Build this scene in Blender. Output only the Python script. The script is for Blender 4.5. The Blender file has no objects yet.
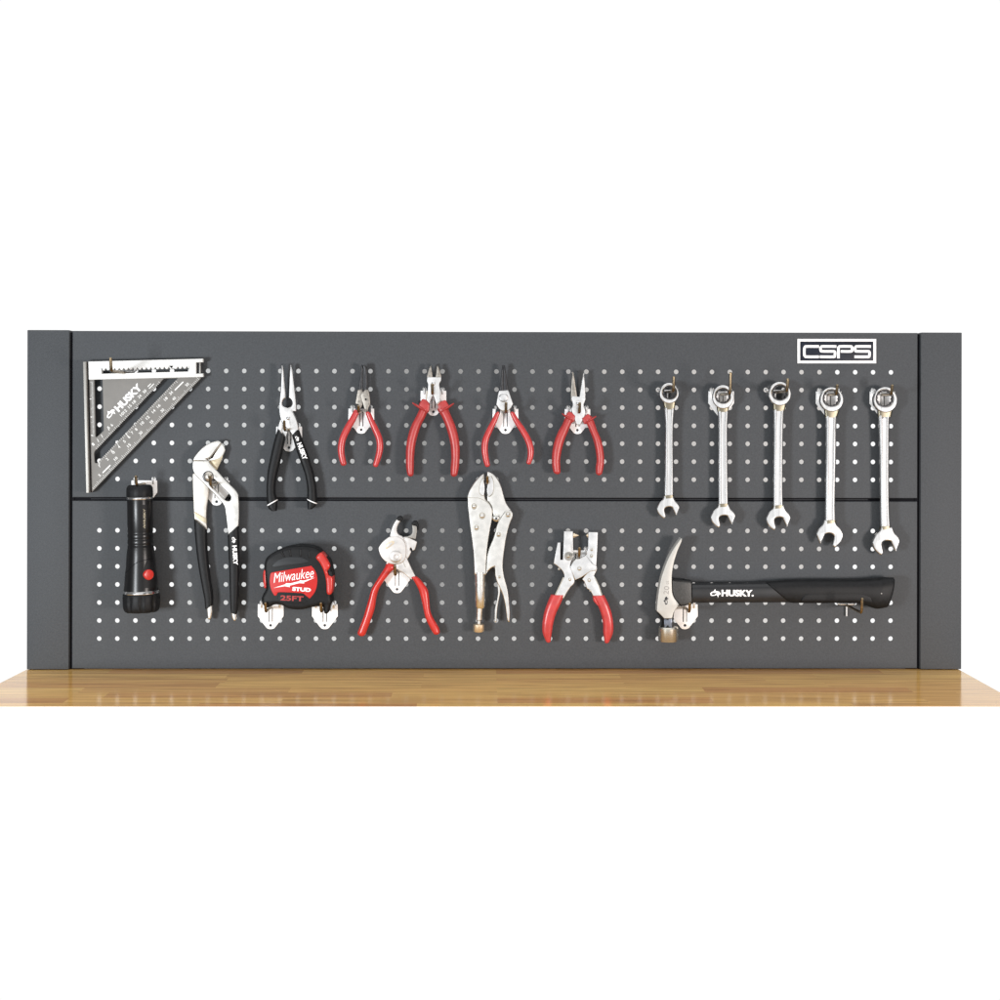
import bpy, bmesh, math, random
from mathutils import Vector, Matrix
random.seed(7)
SC = bpy.context.scene
COL = SC.collection
R = math.radians

# ------------------------------------------------------------------ camera
FPX, CX, CZ, YAW, ROLL, GAP = 1416.6604, -17.0579, -68.5019, 0.0110371, 0.0017418, 224.787
PPX, PPY = 500.0, 420.0
CAMP = Vector((CX/1000, -2.0, CZ/1000))
_r = Vector((math.cos(YAW), -math.sin(YAW), 0)); _z = Vector((0, 0, 1)); FWD = Vector((math.sin(YAW), math.cos(YAW), 0))
RGT = _r*math.cos(ROLL) + _z*math.sin(ROLL)
UPV = _z*math.cos(ROLL) - _r*math.sin(ROLL)

def ray(px, py):
    return RGT*((px-PPX)/FPX) - UPV*((py-PPY)/FPX) + FWD
def P(px, py, d=0.0):
    """point of the photograph on the plane d millimetres in front of the board"""
    v = ray(px, py)
    return CAMP + v*((-d/1000 - CAMP.y)/v.y)
def PZ(px, py, z):
    v = ray(px, py)
    return CAMP + v*((z - CAMP.z)/v.z)
def K(d=0.0):
    return (2.0 - d/1000)/FPX          # metres per pixel at that depth
def hole(c, r, lower=False):
    return Vector((25.4*(c-22), 0, -25.4*r - (GAP if lower else 0)))/1000

cam = bpy.data.cameras.new("camera"); co = bpy.data.objects.new("camera", cam); COL.objects.link(co)
m = Matrix((RGT, UPV, -FWD)).transposed().to_4x4(); m.translation = CAMP
co.matrix_world = m
cam.sensor_width = 36; cam.lens = 36*FPX/1000; cam.shift_y = -(500-PPY)/1000
cam.clip_start = 0.05; cam.clip_end = 100
SC.camera = co

# ------------------------------------------------------------------ materials
def mat(name, base, rough=0.5, metal=0.0, spec=0.5, coat=0.0, mott=0.0, mscale=60, bump=0.0, bscale=600, rvar=0.0, stretch=(1, 1, 1), coat_rough=0.1):
    m = bpy.data.materials.new(name); m.use_nodes = True
    nt = m.node_tree; N = nt.nodes; L = nt.links
    b = N["Principled BSDF"]
    b.inputs["Base Color"].default_value = (*base, 1)
    b.inputs["Roughness"].default_value = rough; b.inputs["Metallic"].default_value = metal
    b.inputs["Specular IOR Level"].default_value = spec
    b.inputs["Coat Weight"].default_value = coat; b.inputs["Coat Roughness"].default_value = coat_rough
    tc = N.new("ShaderNodeTexCoord"); mp = N.new("ShaderNodeMapping"); mp.inputs["Scale"].default_value = stretch
    L.new(tc.outputs["Object"], mp.inputs["Vector"])
    if mott or rvar:
        nz = N.new("ShaderNodeTexNoise"); nz.inputs["Scale"].default_value = mscale; nz.inputs["Detail"].default_value = 5
        L.new(mp.outputs["Vector"], nz.inputs["Vector"])
        if mott:
            rp = N.new("ShaderNodeValToRGB"); L.new(nz.outputs["Fac"], rp.inputs["Fac"])
            rp.color_ramp.elements[0].position = 0.25; rp.color_ramp.elements[1].position = 0.75
            rp.color_ramp.elements[0].color = (*[max(0, c*(1-mott)) for c in base], 1)
            rp.color_ramp.elements[1].color = (*[min(1, c*(1+mott)) for c in base], 1)
            L.new(rp.outputs["Color"], b.inputs["Base Color"])
        if rvar:
            mr = N.new("ShaderNodeMapRange"); mr.inputs["To Min"].default_value = max(0.02, rough-rvar); mr.inputs["To Max"].default_value = min(1, rough+rvar)
            L.new(nz.outputs["Fac"], mr.inputs["Value"]); L.new(mr.outputs["Result"], b.inputs["Roughness"])
    if bump:
        n2 = N.new("ShaderNodeTexNoise"); n2.inputs["Scale"].default_value = bscale; n2.inputs["Detail"].default_value = 3
        L.new(mp.outputs["Vector"], n2.inputs["Vector"])
        bp = N.new("ShaderNodeBump"); bp.inputs["Strength"].default_value = bump; bp.inputs["Distance"].default_value = 0.0006
        L.new(n2.outputs["Fac"], bp.inputs["Height"]); L.new(bp.outputs["Normal"], b.inputs["Normal"])
    return m

M = {}
M['panel'] = mat('graphite_powder_coat', (0.0605, 0.065, 0.0705), 0.6, spec=0.2, mott=0.16, mscale=420, bump=0.25, bscale=900, rvar=0.08)
M['slot'] = mat('dark_gap', (0.006, 0.006, 0.008), 0.8, spec=0.1)
M['lip'] = mat('dark_lip', (0.03, 0.032, 0.035), 0.6, spec=0.2)
M['white'] = mat('white_print', (0.86, 0.86, 0.86), 0.5)
M['navy'] = mat('navy_badge', (0.012, 0.015, 0.024), 0.4, spec=0.15, mott=0.5, mscale=40)
M['zinc'] = mat('bright_zinc', (0.92, 0.92, 0.92), 0.35, metal=0.0, spec=0.8, mott=0.05, mscale=120)
M['peg'] = mat('peg_steel', (0.30, 0.235, 0.15), 0.28, metal=1.0, mott=0.35, mscale=300)
M['wire'] = mat('bright_wire', (0.82, 0.82, 0.82), 0.25, metal=0.8)
M['chrome'] = mat('polished_chrome', (0.84, 0.84, 0.84), 0.17, metal=1.0, rvar=0.06, mott=0.19, mscale=330, stretch=(1, 1, .07))
M['neck'] = mat('satin_chrome_neck', (0.26, 0.235, 0.175), 0.3, metal=1.0, mott=0.25)  # tan reflection on the chrome necks, put into the base colour
M['nickel'] = mat('nickel_plate', (0.86, 0.845, 0.81), 0.22, metal=1.0, rvar=0.1, mott=0.10, mscale=110)
M['gold'] = mat('warm_nickel', (0.86, 0.74, 0.56), 0.3, metal=0.9, mott=0.15, mscale=90)
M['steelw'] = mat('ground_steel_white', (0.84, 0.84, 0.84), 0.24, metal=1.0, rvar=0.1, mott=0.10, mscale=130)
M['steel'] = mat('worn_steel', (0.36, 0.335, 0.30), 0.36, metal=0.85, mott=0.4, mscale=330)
M['dsteel'] = mat('black_oxide', (0.045, 0.045, 0.048), 0.35, metal=0.6, mott=0.35, mscale=260)
M['bronze'] = mat('brown_bevel', (0.40, 0.34, 0.24), 0.4, metal=0.5, mott=0.3, mscale=120)  # gold-brown shading of step and bevel, painted as a colour
M['nickeld'] = mat('dull_nickel', (0.66, 0.62, 0.565), 0.34, metal=0.9, mott=0.22, mscale=70)  # nickel darkened to paint in the shading of the rear shank
M['nickelc'] = mat('satin_nickel', (0.80, 0.77, 0.745), 0.3, metal=0.95, rvar=0.08, mott=0.12, mscale=110)
M['rivet'] = mat('rivet_steel', (0.6, 0.57, 0.5), 0.25, metal=1.0)
M['alu'] = mat('anodised_aluminium', (0.19, 0.183, 0.172), 0.6, metal=0.1, spec=0.3, mott=0.14, mscale=45, bump=0.06, bscale=400, rvar=0.08)
M['aluw'] = mat('bright_aluminium', (0.64, 0.64, 0.625), 0.55, metal=0.1, mott=0.05, mscale=80, bump=0.05)
M['alus'] = mat('fence_aluminium', (0.30, 0.29, 0.27), 0.45, metal=0.4, mott=0.2, mscale=60, stretch=(1, 1, .1))
M['marks'] = mat('etched_marks', (0.74, 0.74, 0.72), 0.6)
M['dim'] = mat('grey_etching', (0.30, 0.29, 0.28), 0.6)
M['red'] = mat('red_dipped_vinyl', (0.47, 0.038, 0.038), 0.32, coat=0.35, coat_rough=0.25, mott=0.14, mscale=120, bump=0.05, bscale=260)
M['redg'] = mat('red_moulded_grip', (0.40, 0.034, 0.032), 0.4, coat=0.2, coat_rough=0.35, mott=0.12, mscale=140, bump=0.12, bscale=700)
M['redb'] = mat('bright_red_plastic', (0.50, 0.026, 0.020), 0.28, coat=0.3, mott=0.08, mscale=90)
M['redp'] = mat('red_label_print', (0.47, 0.018, 0.016), 0.45, spec=0.3, mott=0.06, mscale=60)
M['redt'] = mat('red_raised_text', (0.36, 0.022, 0.02), 0.5)
M['black'] = mat('black_rubber', (0.009, 0.0095, 0.0105), 0.5, spec=0.2, mott=0.3, mscale=200, bump=0.2, bscale=1100, rvar=0.08)
M['blackg'] = mat('black_anodised', (0.006, 0.006, 0.0065), 0.3, metal=0.0, spec=0.36, mott=0.25, mscale=120)
M['shaft'] = mat('black_fibreglass', (0.017, 0.018, 0.020), 0.32, spec=0.4, mott=0.15, mscale=60)
M['charc'] = mat('charcoal_plastic', (0.022, 0.024, 0.027), 0.45, spec=0.25, mott=0.15, mscale=90, bump=0.1)
M['cast'] = mat('black_cast', (0.035, 0.035, 0.034), 0.45, mott=0.4, mscale=500, bump=0.4, bscale=700)
M['satin'] = mat('satin_forged_steel', (0.48, 0.475, 0.45), 0.48, metal=0.35, mott=0.06, mscale=110, bump=0.04)
M['face'] = mat('machined_face', (0.55, 0.525, 0.47), 0.24, metal=0.9, mott=0.12, mscale=90, stretch=(1, 1, 6))
M['blue'] = mat('blued_neck', (0.16, 0.18, 0.22), 0.35, metal=0.8, mott=0.6, mscale=220)
M['ivory'] = mat('ivory_print', (0.62, 0.56, 0.42), 0.5)
M['wallm'] = mat('white_wall_paint', (0.82, 0.82, 0.81), 0.8, mott=0.03, mscale=8)

def wood():
    m = bpy.data.materials.new('butcher_block'); m.use_nodes = True
    nt = m.node_tree; N = nt.nodes; L = nt.links; b = N["Principled BSDF"]
    tc = N.new("ShaderNodeTexCoord")
    wv = N.new("ShaderNodeTexNoise"); wv.inputs["Scale"].default_value = 3
    br = N.new("ShaderNodeTexBrick"); br.offset = 0.37; br.offset_frequency = 2; br.squash = 1.35; br.squash_frequency = 3
    br.inputs["Color1"].default_value = (0, 0, 0, 1); br.inputs["Color2"].default_value = (1, 1, 1, 1)
    br.inputs["Scale"].default_value = 1; br.inputs["Mortar Size"].default_value = 0.0; br.inputs["Brick Width"].default_value = 0.27; br.inputs["Row Height"].default_value = 0.034
    L.new(tc.outputs["Object"], br.inputs["Vector"])
    mp = N.new("ShaderNodeMapping"); mp.inputs["Scale"].default_value = (4.5, 75, 1)
    # shift the grain from stave to stave
    sh = N.new("ShaderNodeVectorMath"); sh.operation = 'MULTIPLY_ADD'
    sh.inputs[1].default_value = (7, 3, 5)
    L.new(br.outputs["Color"], sh.inputs[0]); L.new(tc.outputs["Object"], sh.inputs[2]); L.new(sh.outputs[0], mp.inputs["Vector"])
    g = N.new("ShaderNodeTexNoise"); g.inputs["Scale"].default_value = 1.6; g.inputs["Detail"].default_value = 6; g.inputs["Distortion"].default_value = 0.5
    L.new(mp.outputs["Vector"], g.inputs["Vector"])
    rp = N.new("ShaderNodeValToRGB"); e = rp.color_ramp.elements
    e[0].position = 0.0; e[0].color = (0.66, 0.335, 0.115, 1); e[1].position = 1.0; e[1].color = (0.88, 0.56, 0.19, 1)
    k = e.new(0.35); k.color = (0.77, 0.45, 0.155, 1); k = e.new(0.65); k.color = (0.84, 0.51, 0.17, 1)
    L.new(br.outputs["Color"], rp.inputs["Fac"])
    gr = N.new("ShaderNodeValToRGB"); e = gr.color_ramp.elements
    e[0].position = 0.25; e[0].color = (0.55, 0.47, 0.40, 1); e[1].position = 0.6; e[1].color = (1.08, 1.06, 1.0, 1)
    L.new(g.outputs["Fac"], gr.inputs["Fac"])
    mx = N.new("ShaderNodeMix"); mx.data_type = 'RGBA'; mx.blend_type = 'MULTIPLY'; mx.inputs[0].default_value = 0.85
    L.new(rp.outputs["Color"], mx.inputs[6]); L.new(gr.outputs["Color"], mx.inputs[7])
    L.new(mx.outputs[2], b.inputs["Base Color"])
    b.inputs["Roughness"].default_value = 0.13; b.inputs["Specular IOR Level"].default_value = 0.5
    bp = N.new("ShaderNodeBump"); bp.inputs["Strength"].default_value = 0.05; bp.inputs["Distance"].default_value = 0.0004
    L.new(g.outputs["Fac"], bp.inputs["Height"]); L.new(bp.outputs["Normal"], b.inputs["Normal"])
    return m
M['wood'] = wood()

# ------------------------------------------------------------------ object helpers
def tag(o, label=None, cat=None, group=None, kind=None):
    if label: o['label'] = label
    if cat: o['category'] = cat
    if group: o['group'] = group
    if kind: o['kind'] = kind
    return o
def thing(name, label, cat, loc, group=None):
    o = bpy.data.objects.new(name, None); COL.objects.link(o); o.location = loc
    o.empty_display_size = 0.02
    return tag(o, label, cat, group)
def root_of(p):
    o = Vector((0, 0, 0))
    while p is not None:
        o += p.location; p = p.parent
    return o
def link(name, me, material, parent, angle=35):
    o = bpy.data.objects.new(name, me); COL.objects.link(o); o.parent = parent
    me.name = name
    me.materials.clear(); me.materials.append(M[material])
    me.polygons.foreach_set('use_smooth', [True]*len(me.polygons))
    me.set_sharp_from_angle(angle=R(angle))
    return o
def build(name, bm, material, parent, angle=35):
    """bm is in world metres"""
    off = root_of(parent) if parent else Vector()
    bmesh.ops.translate(bm, verts=bm.verts, vec=-off)
    bmesh.ops.recalc_face_normals(bm, faces=bm.faces)
    me = bpy.data.meshes.new(name); bm.to_mesh(me); bm.free()
    return link(name, me, material, parent, angle)

def smooth(pts, closed=True, n=5):
    """Catmull-Rom through the points; a third value of 1 marks a sharp corner"""
    q = [(p[0], p[1], (p[2] if len(p) > 2 else 0)) for p in pts]
    N = len(q); out = []
    segs = N if closed else N-1
    for i in range(segs):
        a = q[i]; b = q[(i+1) % N]
        p0 = q[(i-1) % N] if (closed or i > 0) else a
        p3 = q[(i+2) % N] if (closed or i+2 < N) else b
        if a[2]: p0 = a
        if b[2]: p3 = b
        if a[2] and b[2]:
            out.append((a[0], a[1])); continue
        for k in range(n):
            t = k/n; t2 = t*t; t3 = t2*t
            out.append(tuple(0.5*(2*a[j] + (-p0[j]+b[j])*t + (2*p0[j]-5*a[j]+4*b[j]-p3[j])*t2 + (-p0[j]+3*a[j]-3*b[j]+p3[j])*t3) for j in (0, 1)))
    if not closed: out.append((q[-1][0], q[-1][1]))
    return out
def sharp(pts): return [(p[0], p[1], 1) for p in pts]
def circle(cx, cy, rx, ry=None, n=28, a0=0):
    ry = ry or rx
    return [(cx+rx*math.cos(a0+2*math.pi*i/n), cy+ry*math.sin(a0+2*math.pi*i/n)) for i in range(n)]

def curve_mesh(cu):
    o = bpy.data.objects.new('tmp', cu); COL.objects.link(o)
    dg = bpy.context.evaluated_depsgraph_get(); dg.update()
    me = bpy.data.meshes.new_from_object(o.evaluated_get(dg))
    bpy.data.objects.remove(o); bpy.data.curves.remove(cu)
    return me
def plate_bm(loops, d0, d1, bev=0.5, bm=None, res=2):
    """loops in pixels as seen on the plane d1 mm before the board; solid back to d0"""
    cu = bpy.data.curves.new('tmp', 'CURVE'); cu.dimensions = '2D'; cu.fill_mode = 'BOTH'
    bev = min(bev, (d1-d0)*0.49)
    for lp in loops:
        s = cu.splines.new('POLY'); s.points.add(len(lp)-1); s.use_cyclic_u = True
        for i, p in enumerate(lp):
            w = P(p[0], p[1], d1); s.points[i].co = (w.x*1000, w.z*1000, 0, 1)
    cu.extrude = (d1-d0)/2 - bev; cu.bevel_depth = bev; cu.bevel_resolution = res; cu.offset = -bev
    me = curve_mesh(cu)
    b2 = bmesh.new(); b2.from_mesh(me)
    dc = (d0+d1)/2
    for v in b2.verts:
        x, y, z = v.co; v.co = (x/1000, -(z+dc)/1000, y/1000)
    bmesh.ops.remove_doubles(b2, verts=b2.verts, dist=1e-7)
    if bm is not None:
        b2.to_mesh(me); b2.free(); bm.from_mesh(me); b2 = bm
    bpy.data.meshes.remove(me)
    return b2
def plate(name, loops, d0, d1, material, parent, bev=0.5, angle=35):
    if not isinstance(loops[0], list): loops = [loops]
    return build(name, plate_bm(loops, d0, d1, bev), material, parent, angle)
def stroke(pts, w):
    """outline (pixels) of a line of width w through pts"""
    L, Rr = [], []
    for i, p in enumerate(pts):
        a = pts[max(0, i-1)]; b = pts[min(len(pts)-1, i+1)]
        dx, dy = b[0]-a[0], b[1]-a[1]; l = math.hypot(dx, dy) or 1
        nx, ny = -dy/l*w/2, dx/l*w/2
        L.append((p[0]+nx, p[1]+ny)); Rr.append((p[0]-nx, p[1]-ny))
    return L + Rr[::-1]

SQ = {}
def profile(kind, n=20):
    if kind == 'ibeam':
        h = [(-1, 0), (-.97, .55), (-.8, .95), (-.55, 1), (-.44, .96), (-.34, .55), (0, .5), (.34, .55), (.44, .96), (.55, 1), (.8, .95), (.97, .55)]
        return h + [(-x, -y) for x, y in h]
    e = kind
    return [(math.copysign(abs(math.cos(a))**(2/e), math.cos(a)), math.copysign(abs(math.sin(a))**(2/e), math.sin(a))) for a in [2*math.pi*i/n for i in range(n)]]
def limb_bm(Lp, Rp, dc, t, kind=2.3, caps=('r', 'r'), cap=0.8, sub=5, bm=None):
    """a handle between two edge lines (pixels); dc centre depth mm (number or list), t thickness mm (number, list or None=round)"""
    n = len(Lp)
    def resamp(seq): return smooth(seq, closed=False, n=sub)
    L2, R2 = resamp(Lp), resamp(Rp); m_ = len(L2)
    def val(v, f):
        if isinstance(v, (list, tuple)):
            i = min(int(f*(n-1)), n-2); u = f*(n-1)-i
            return v[i]*(1-u)+v[i+1]*u
        return v
    rings = []
    prof = profile(kind)
    for i in range(m_):
        f = i/(m_-1); d = val(dc, f)
        a, b = P(*L2[i], d), P(*R2[i], d)
        c = (a+b)/2; s = (b-a)/2
        tt = val(t, f) if t is not None else None
        ht = s.length if tt is None else tt/2000
        rings.append([c, s, ht])
    def cap_rings(c, s, ht, axis):
        out = []
        for th in (22, 44, 62, 76, 87):
            k = math.cos(R(th)); out.append([c + axis*(s.length*cap*math.sin(R(th))), s*k, ht*k])
        return out
    full = list(rings)
    if caps[0] == 'r':
        ax = (rings[0][0]-rings[1][0]).normalized(); full = cap_rings(*rings[0], ax)[::-1] + full
    if caps[1] == 'r':
        ax = (rings[-1][0]-rings[-2][0]).normalized(); full = full + cap_rings(*rings[-1], ax)
    bm = bm if bm is not None else bmesh.new(); vr = []
    for c, s, ht in full:
        vr.append([bm.verts.new(c + s*u + Vector((0, -1, 0))*(ht*v)) for u, v in prof])
    k = len(prof)
    for a, b in zip(vr, vr[1:]):
        for j in range(k): bm.faces.new((a[j], a[(j+1) % k], b[(j+1) % k], b[j]))
    bm.faces.new(vr[0]); bm.faces.new(vr[-1][::-1])
    return bm
def limb(name, Lp, Rp, dc, t, material, parent, **kw):
    ang = kw.pop('angle', 50)
    return build(name, limb_bm(Lp, Rp, dc, t, **kw), material, parent, ang)
def path_edges(path):
    L, Rr = [], []
    for i, p in enumerate(path):
        a = path[max(0, i-1)]; b = path[min(len(path)-1, i+1)]
        dx, dy = b[0]-a[0], b[1]-a[1]; l = math.hypot(dx, dy) or 1
        nx, ny = dy/l*p[2]/2, -dx/l*p[2]/2
        L.append((p[0]-nx, p[1]-ny)); Rr.append((p[0]+nx, p[1]+ny))
    return L, Rr
def tube_bm(pts, r, n=10, bm=None, sub=0):
    bm = bm if bm is not None else bmesh.new(); pts = [Vector(p) for p in pts]; vr = []
    up = Vector((0.13, 0.2, 1)).normalized()
    for i, p in enumerate(pts):
        t = (pts[min(i+1, len(pts)-1)] - pts[max(i-1, 0)]).normalized()
        s = t.cross(up)
        if s.length < 1e-4: s = t.cross(Vector((1, 0, 0)))
        s.normalize(); q = t.cross(s)
        rr = r[i] if isinstance(r, (list, tuple)) else r
        vr.append([bm.verts.new(p + (s*math.cos(a) + q*math.sin(a))*rr) for a in [2*math.pi*j/n for j in range(n)]])
    for a, b in zip(vr, vr[1:]):
        for j in range(n): bm.faces.new((a[j], a[(j+1) % n], b[(j+1) % n], b[j]))
    bm.faces.new(vr[0]); bm.faces.new(vr[-1][::-1])
    return bm
def lathe_bm(p0, p1, prof, n=48, mod=None, bm=None):
    """prof: (fraction along p0-p1, radius m)"""
    bm = bm if bm is not None else bmesh.new(); ax = p1-p0; t = ax.normalized()
    s = t.cross(Vector((0, 1, 0)))
    if s.length < 1e-3: s = t.cross(Vector((1, 0, 0)))
    s.normalize(); q = t.cross(s); vr = []
    for f, r in prof:
        vr.append([bm.verts.new(p0 + ax*f + (s*math.cos(a)+q*math.sin(a))*(max(r, 1e-5)*(mod(f, a) if mod else 1))) for a in [2*math.pi*j/n for j in range(n)]])
    for a, b in zip(vr, vr[1:]):
        for j in range(n): bm.faces.new((a[j], a[(j+1) % n], b[(j+1) % n], b[j]))
    bm.faces.new(vr[0]); bm.faces.new(vr[-1][::-1])
    return bm
def disc(name, px, py, r, d0, d1, material, parent, dome=0.35, n=28, dish=False):
    """rivet or button facing the viewer"""
    rm = r*K(d1); c = P(px, py, d1); h = (d1-d0)/1000
    p0 = Vector((c.x, -d0/1000, c.z)); p1 = Vector((c.x, -d1/1000, c.z))
    if dish: pr = [(0, rm), (.8, rm), (1, rm*.88), (.97, rm*.6), (.7, rm*.45), (.7, rm*.02)]
    else: pr = [(0, rm), (1-dome, rm)] + [(1-dome+dome*math.sin(R(a)), rm*math.cos(R(a))*.98+rm*.02) for a in (25, 50, 70, 85)]
    return build(name, lathe_bm(p0, p1, pr, n), material, parent, 40)

def text_bm(s, cx, cy, w, h, rot, d, bold=0.0, shear=0.0, thick=0.12, bm=None):
    """lettering fitted into w x h pixels, turned rot degrees counter-clockwise, lying on depth d"""
    cu = bpy.data.curves.new('tmp', 'FONT'); cu.body = s; cu.size = 1; cu.offset = bold; cu.shear = shear; cu.resolution_u = 4
    cu.fill_mode = 'FRONT' if thick == 0 else 'BOTH'; cu.extrude = 0.01
    me = curve_mesh(cu)
    xs = [v.co.x for v in me.vertices]; ys = [v.co.y for v in me.vertices]
    x0, x1, y0, y1 = min(xs), max(xs), min(ys), max(ys)
    b2 = bm if bm is not None else bmesh.new(); nv = len(b2.verts); b2.from_mesh(me); bpy.data.meshes.remove(me); b2.verts.ensure_lookup_table()
    k = K(d); c = P(cx, cy, d); ca, sa = math.cos(R(rot)), math.sin(R(rot))
    sx = w/(x1-x0)*k; sy = h/(y1-y0)*k
    for v in b2.verts[nv:]:
        x = (v.co.x-(x0+x1)/2)*sx; y = (v.co.y-(y0+y1)/2)*sy; z = v.co.z*thick/10
        v.co = (c.x + x*ca - y*sa, -d/1000 - 0.0001 - z, c.z + x*sa + y*ca)
    return b2
def text(name, s, cx, cy, w, h, rot, d, material, parent, **kw):
    return build(name, text_bm(s, cx, cy, w, h, rot, d, **kw), material, parent)
# dog-head emblem in unit coordinates (x right, y up), facing left
DOG = [[(-1.0, -.02), (-.72, .3), (-.38, .42), (-.08, 1.0), (.08, .52), (.42, .5), (.72, .42), (1.0, -.05), (.86, -.3), (.72, -.28), (.52, -1.0), (.36, -.5), (.22, -.38), (.05, -.5), (-.3, -.62), (-.86, -.62)],
       [(-.72, -.1), (-.42, .12), (.1, .08), (.28, -.08), (.05, -.16), (-.2, -.4), (-.62, -.38)]]
def emblem_bm(cx, cy, w, h, rot, d, bm=None, flip=1):
    ca, sa = math.cos(R(rot)), math.sin(R(rot))
    loops = [[(cx + (x*w/2*flip)*ca - (y*h/2)*sa, cy - ((x*w/2*flip)*sa + (y*h/2)*ca)) for x, y in lp] for lp in DOG]
    return plate_bm(loops, d-0.02, d+0.18, 0.01, bm)
def emblem(name, cx, cy, w, h, rot, d, material, parent, **kw):
    return build(name, emblem_bm(cx, cy, w, h, rot, d, **kw), material, parent)
def quad_ticks(bm, items, d):
    """items: (x, y, length, width, angle deg) small engraved lines"""
    for x, y, l, w, a in items:
        ca, sa = math.cos(R(a)), math.sin(R(a))
        pts = [(-l/2, -w/2), (l/2, -w/2), (l/2, w/2), (-l/2, w/2)]
        bm.faces.new([bm.verts.new(P(x+u*ca-v*sa, y+u*sa+v*ca, d+0.12)) for u, v in pts])
    return bm
def box_bm(x0, x1, y0, y1, z0, z1, bev=0.0, bm=None):
    b = bmesh.new(); bmesh.ops.create_cube(b, size=1)
    for v in b.verts:
        v.co = ((x0+x1)/2 + v.co.x*(x1-x0), (y0+y1)/2 + v.co.y*(y1-y0), (z0+z1)/2 + v.co.z*(z1-z0))
    if bev: bmesh.ops.bevel(b, geom=b.edges[:], offset=bev, segments=2, affect='EDGES', profile=0.6)
    if bm is None: return b
    me = bpy.data.meshes.new('t'); b.to_mesh(me); b.free(); bm.from_mesh(me); bpy.data.meshes.remove(me); return bm

# ------------------------------------------------------------------ worktop
ZT = P(500, 669.4, 0).z
pegY = 0.0
def make_worktop():
    A = PZ(26.6, 669.6, ZT); B = PZ(961.5, 671.0, ZT)
    fl = PZ(-46, 706.3, ZT); fr = PZ(1025, 706.3, ZT)
    y0 = 0.06
    def ext(a, b, y):  # along the side edge to depth y
        t = (y-a.y)/(b.y-a.y); return a + (b-a)*t
    bl, br_ = ext(A, fl, y0), ext(B, fr, y0)
    bm = bmesh.new()
    top = [bl, br_, fr, fl]
    T = 0.028; rec = 0.19
    def dn(p, dy): return Vector((p.x, p.y+dy, p.z-T))
    e = 0.0003
    r1 = [p.copy() for p in top]
    mid = [Vector((p.x, p.y, p.z-e)) for p in top]
    low = [dn(bl, 0), dn(br_, 0), dn(fr, rec), dn(fl, rec)]
    vs = [[bm.verts.new(p) for p in q] for q in (r1, mid, low)]
    bm.faces.new(vs[0]); bm.faces.new(vs[2][::-1])
    for a, b in zip(vs, vs[1:]):
        for j in range(4): bm.faces.new((a[j], a[(j+1) % 4], b[(j+1) % 4], b[j]))
    o = build('worktop', bm, 'wood', None, 20)
    o.data.polygons.foreach_set('use_smooth', [False]*len(o.data.polygons))
    tag(o, 'varnished butcher block wooden worktop below the dark pegboard', 'worktop')
make_worktop()

# ------------------------------------------------------------------ pegboard
pb = thing('pegboard', 'wide graphite grey steel pegboard in two perforated panels between side uprights', 'pegboard', Vector((0, 0.01, ZT)))
def make_panel(zt, zb, lower):
    xl, xr = P(72.2, 500, 0).x, P(917.4, 500, 0).x
    bm = bmesh.new(); r = 0.0033; h = 0.0127; n = 16; th = 0.0014
    c0 = hole(0, 0, lower); c1 = hole(44, 6, lower)
    gx0, gx1, gz1, gz0 = c0.x-h, c1.x+h, c0.z+h, c1.z-h
    dirs = [(math.cos(2*math.pi*(j+.5)/n), math.sin(2*math.pi*(j+.5)/n)) for j in range(n)]
    corners = []
    for (ax, az) in dirs:
        k = h/max(abs(ax), abs(az)); corners.append((ax*k, az*k))
    for c in range(45):
        for rr in range(7):
            o = hole(c, rr, lower)
            vo = [bm.verts.new((o.x+x, 0, o.z+z)) for x, z in corners]
            vi = [bm.verts.new((o.x+x*r, 0.0002, o.z+z*r)) for x, z in dirs]
            vb = [bm.verts.new((o.x+x*r, th, o.z+z*r)) for x, z in dirs]
            for j in range(n):
                k = (j+1) % n
                x1, z1 = corners[j]; x2, z2 = corners[k]
                if abs(abs(x1)-h) < 1e-7 and abs(abs(z2)-h) < 1e-7 and abs(abs(x2)-h) > 1e-7 or abs(abs(z1)-h) < 1e-7 and abs(abs(x2)-h) < 1e-7 and abs(abs(z2)-h) > 1e-7:
                    vc = bm.verts.new((o.x+math.copysign(h, x1), 0, o.z+math.copysign(h, z1)))
                    bm.faces.new((vo[j], vc, vo[k], vi[k], vi[j]))
                else:
                    bm.faces.new((vo[j], vo[k], vi[k], vi[j]))
                bm.faces.new((vi[j], vi[k], vb[k], vb[j]))
    e = 0.0011; xa, xb, za, zb_ = xl+e, xr-e, zb+e, zt-e
    def rect(x0, x1, z0, z1, y=0):
        bm.faces.new([bm.verts.new(p) for p in ((x0, y, z0), (x1, y, z0), (x1, y, z1), (x0, y, z1))])
    rect(xa, gx0, za, zb_); rect(gx1, xb, za, zb_); rect(gx0, gx1, gz1, zb_); rect(gx0, gx1, za, gz0)
    def frame(k):
        e1, y = k; return [bm.verts.new(p) for p in ((xl+e1, y, zb+e1), (xr-e1, y, zb+e1), (xr-e1, y, zt-e1), (xl+e1, y, zt-e1))]
    fr = [frame(k) for k in ((e, 0), (e*.3, e*.3), (0, e), (0, 0.016))]
    for a, b in zip(fr, fr[1:]):
        for j in range(4): bm.faces.new((a[j], a[(j+1) % 4], b[(j+1) % 4], b[j]))
    off = root_of(pb); bmesh.ops.translate(bm, verts=bm.verts, vec=-off)
    me = bpy.data.meshes.new('panel'); bm.to_mesh(me); bm.free()
    o = bpy.data.objects.new('panel', me); COL.objects.link(o); o.parent = pb; me.materials.append(M['panel'])
    return o
ztop = P(500, 331.9, 0).z; zs1 = P(500, 497.8, 0).z; zs2 = P(500, 501.1, 0).z
make_panel(ztop, zs1, False)
make_panel(zs2, ZT+0.0013, True)
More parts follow.
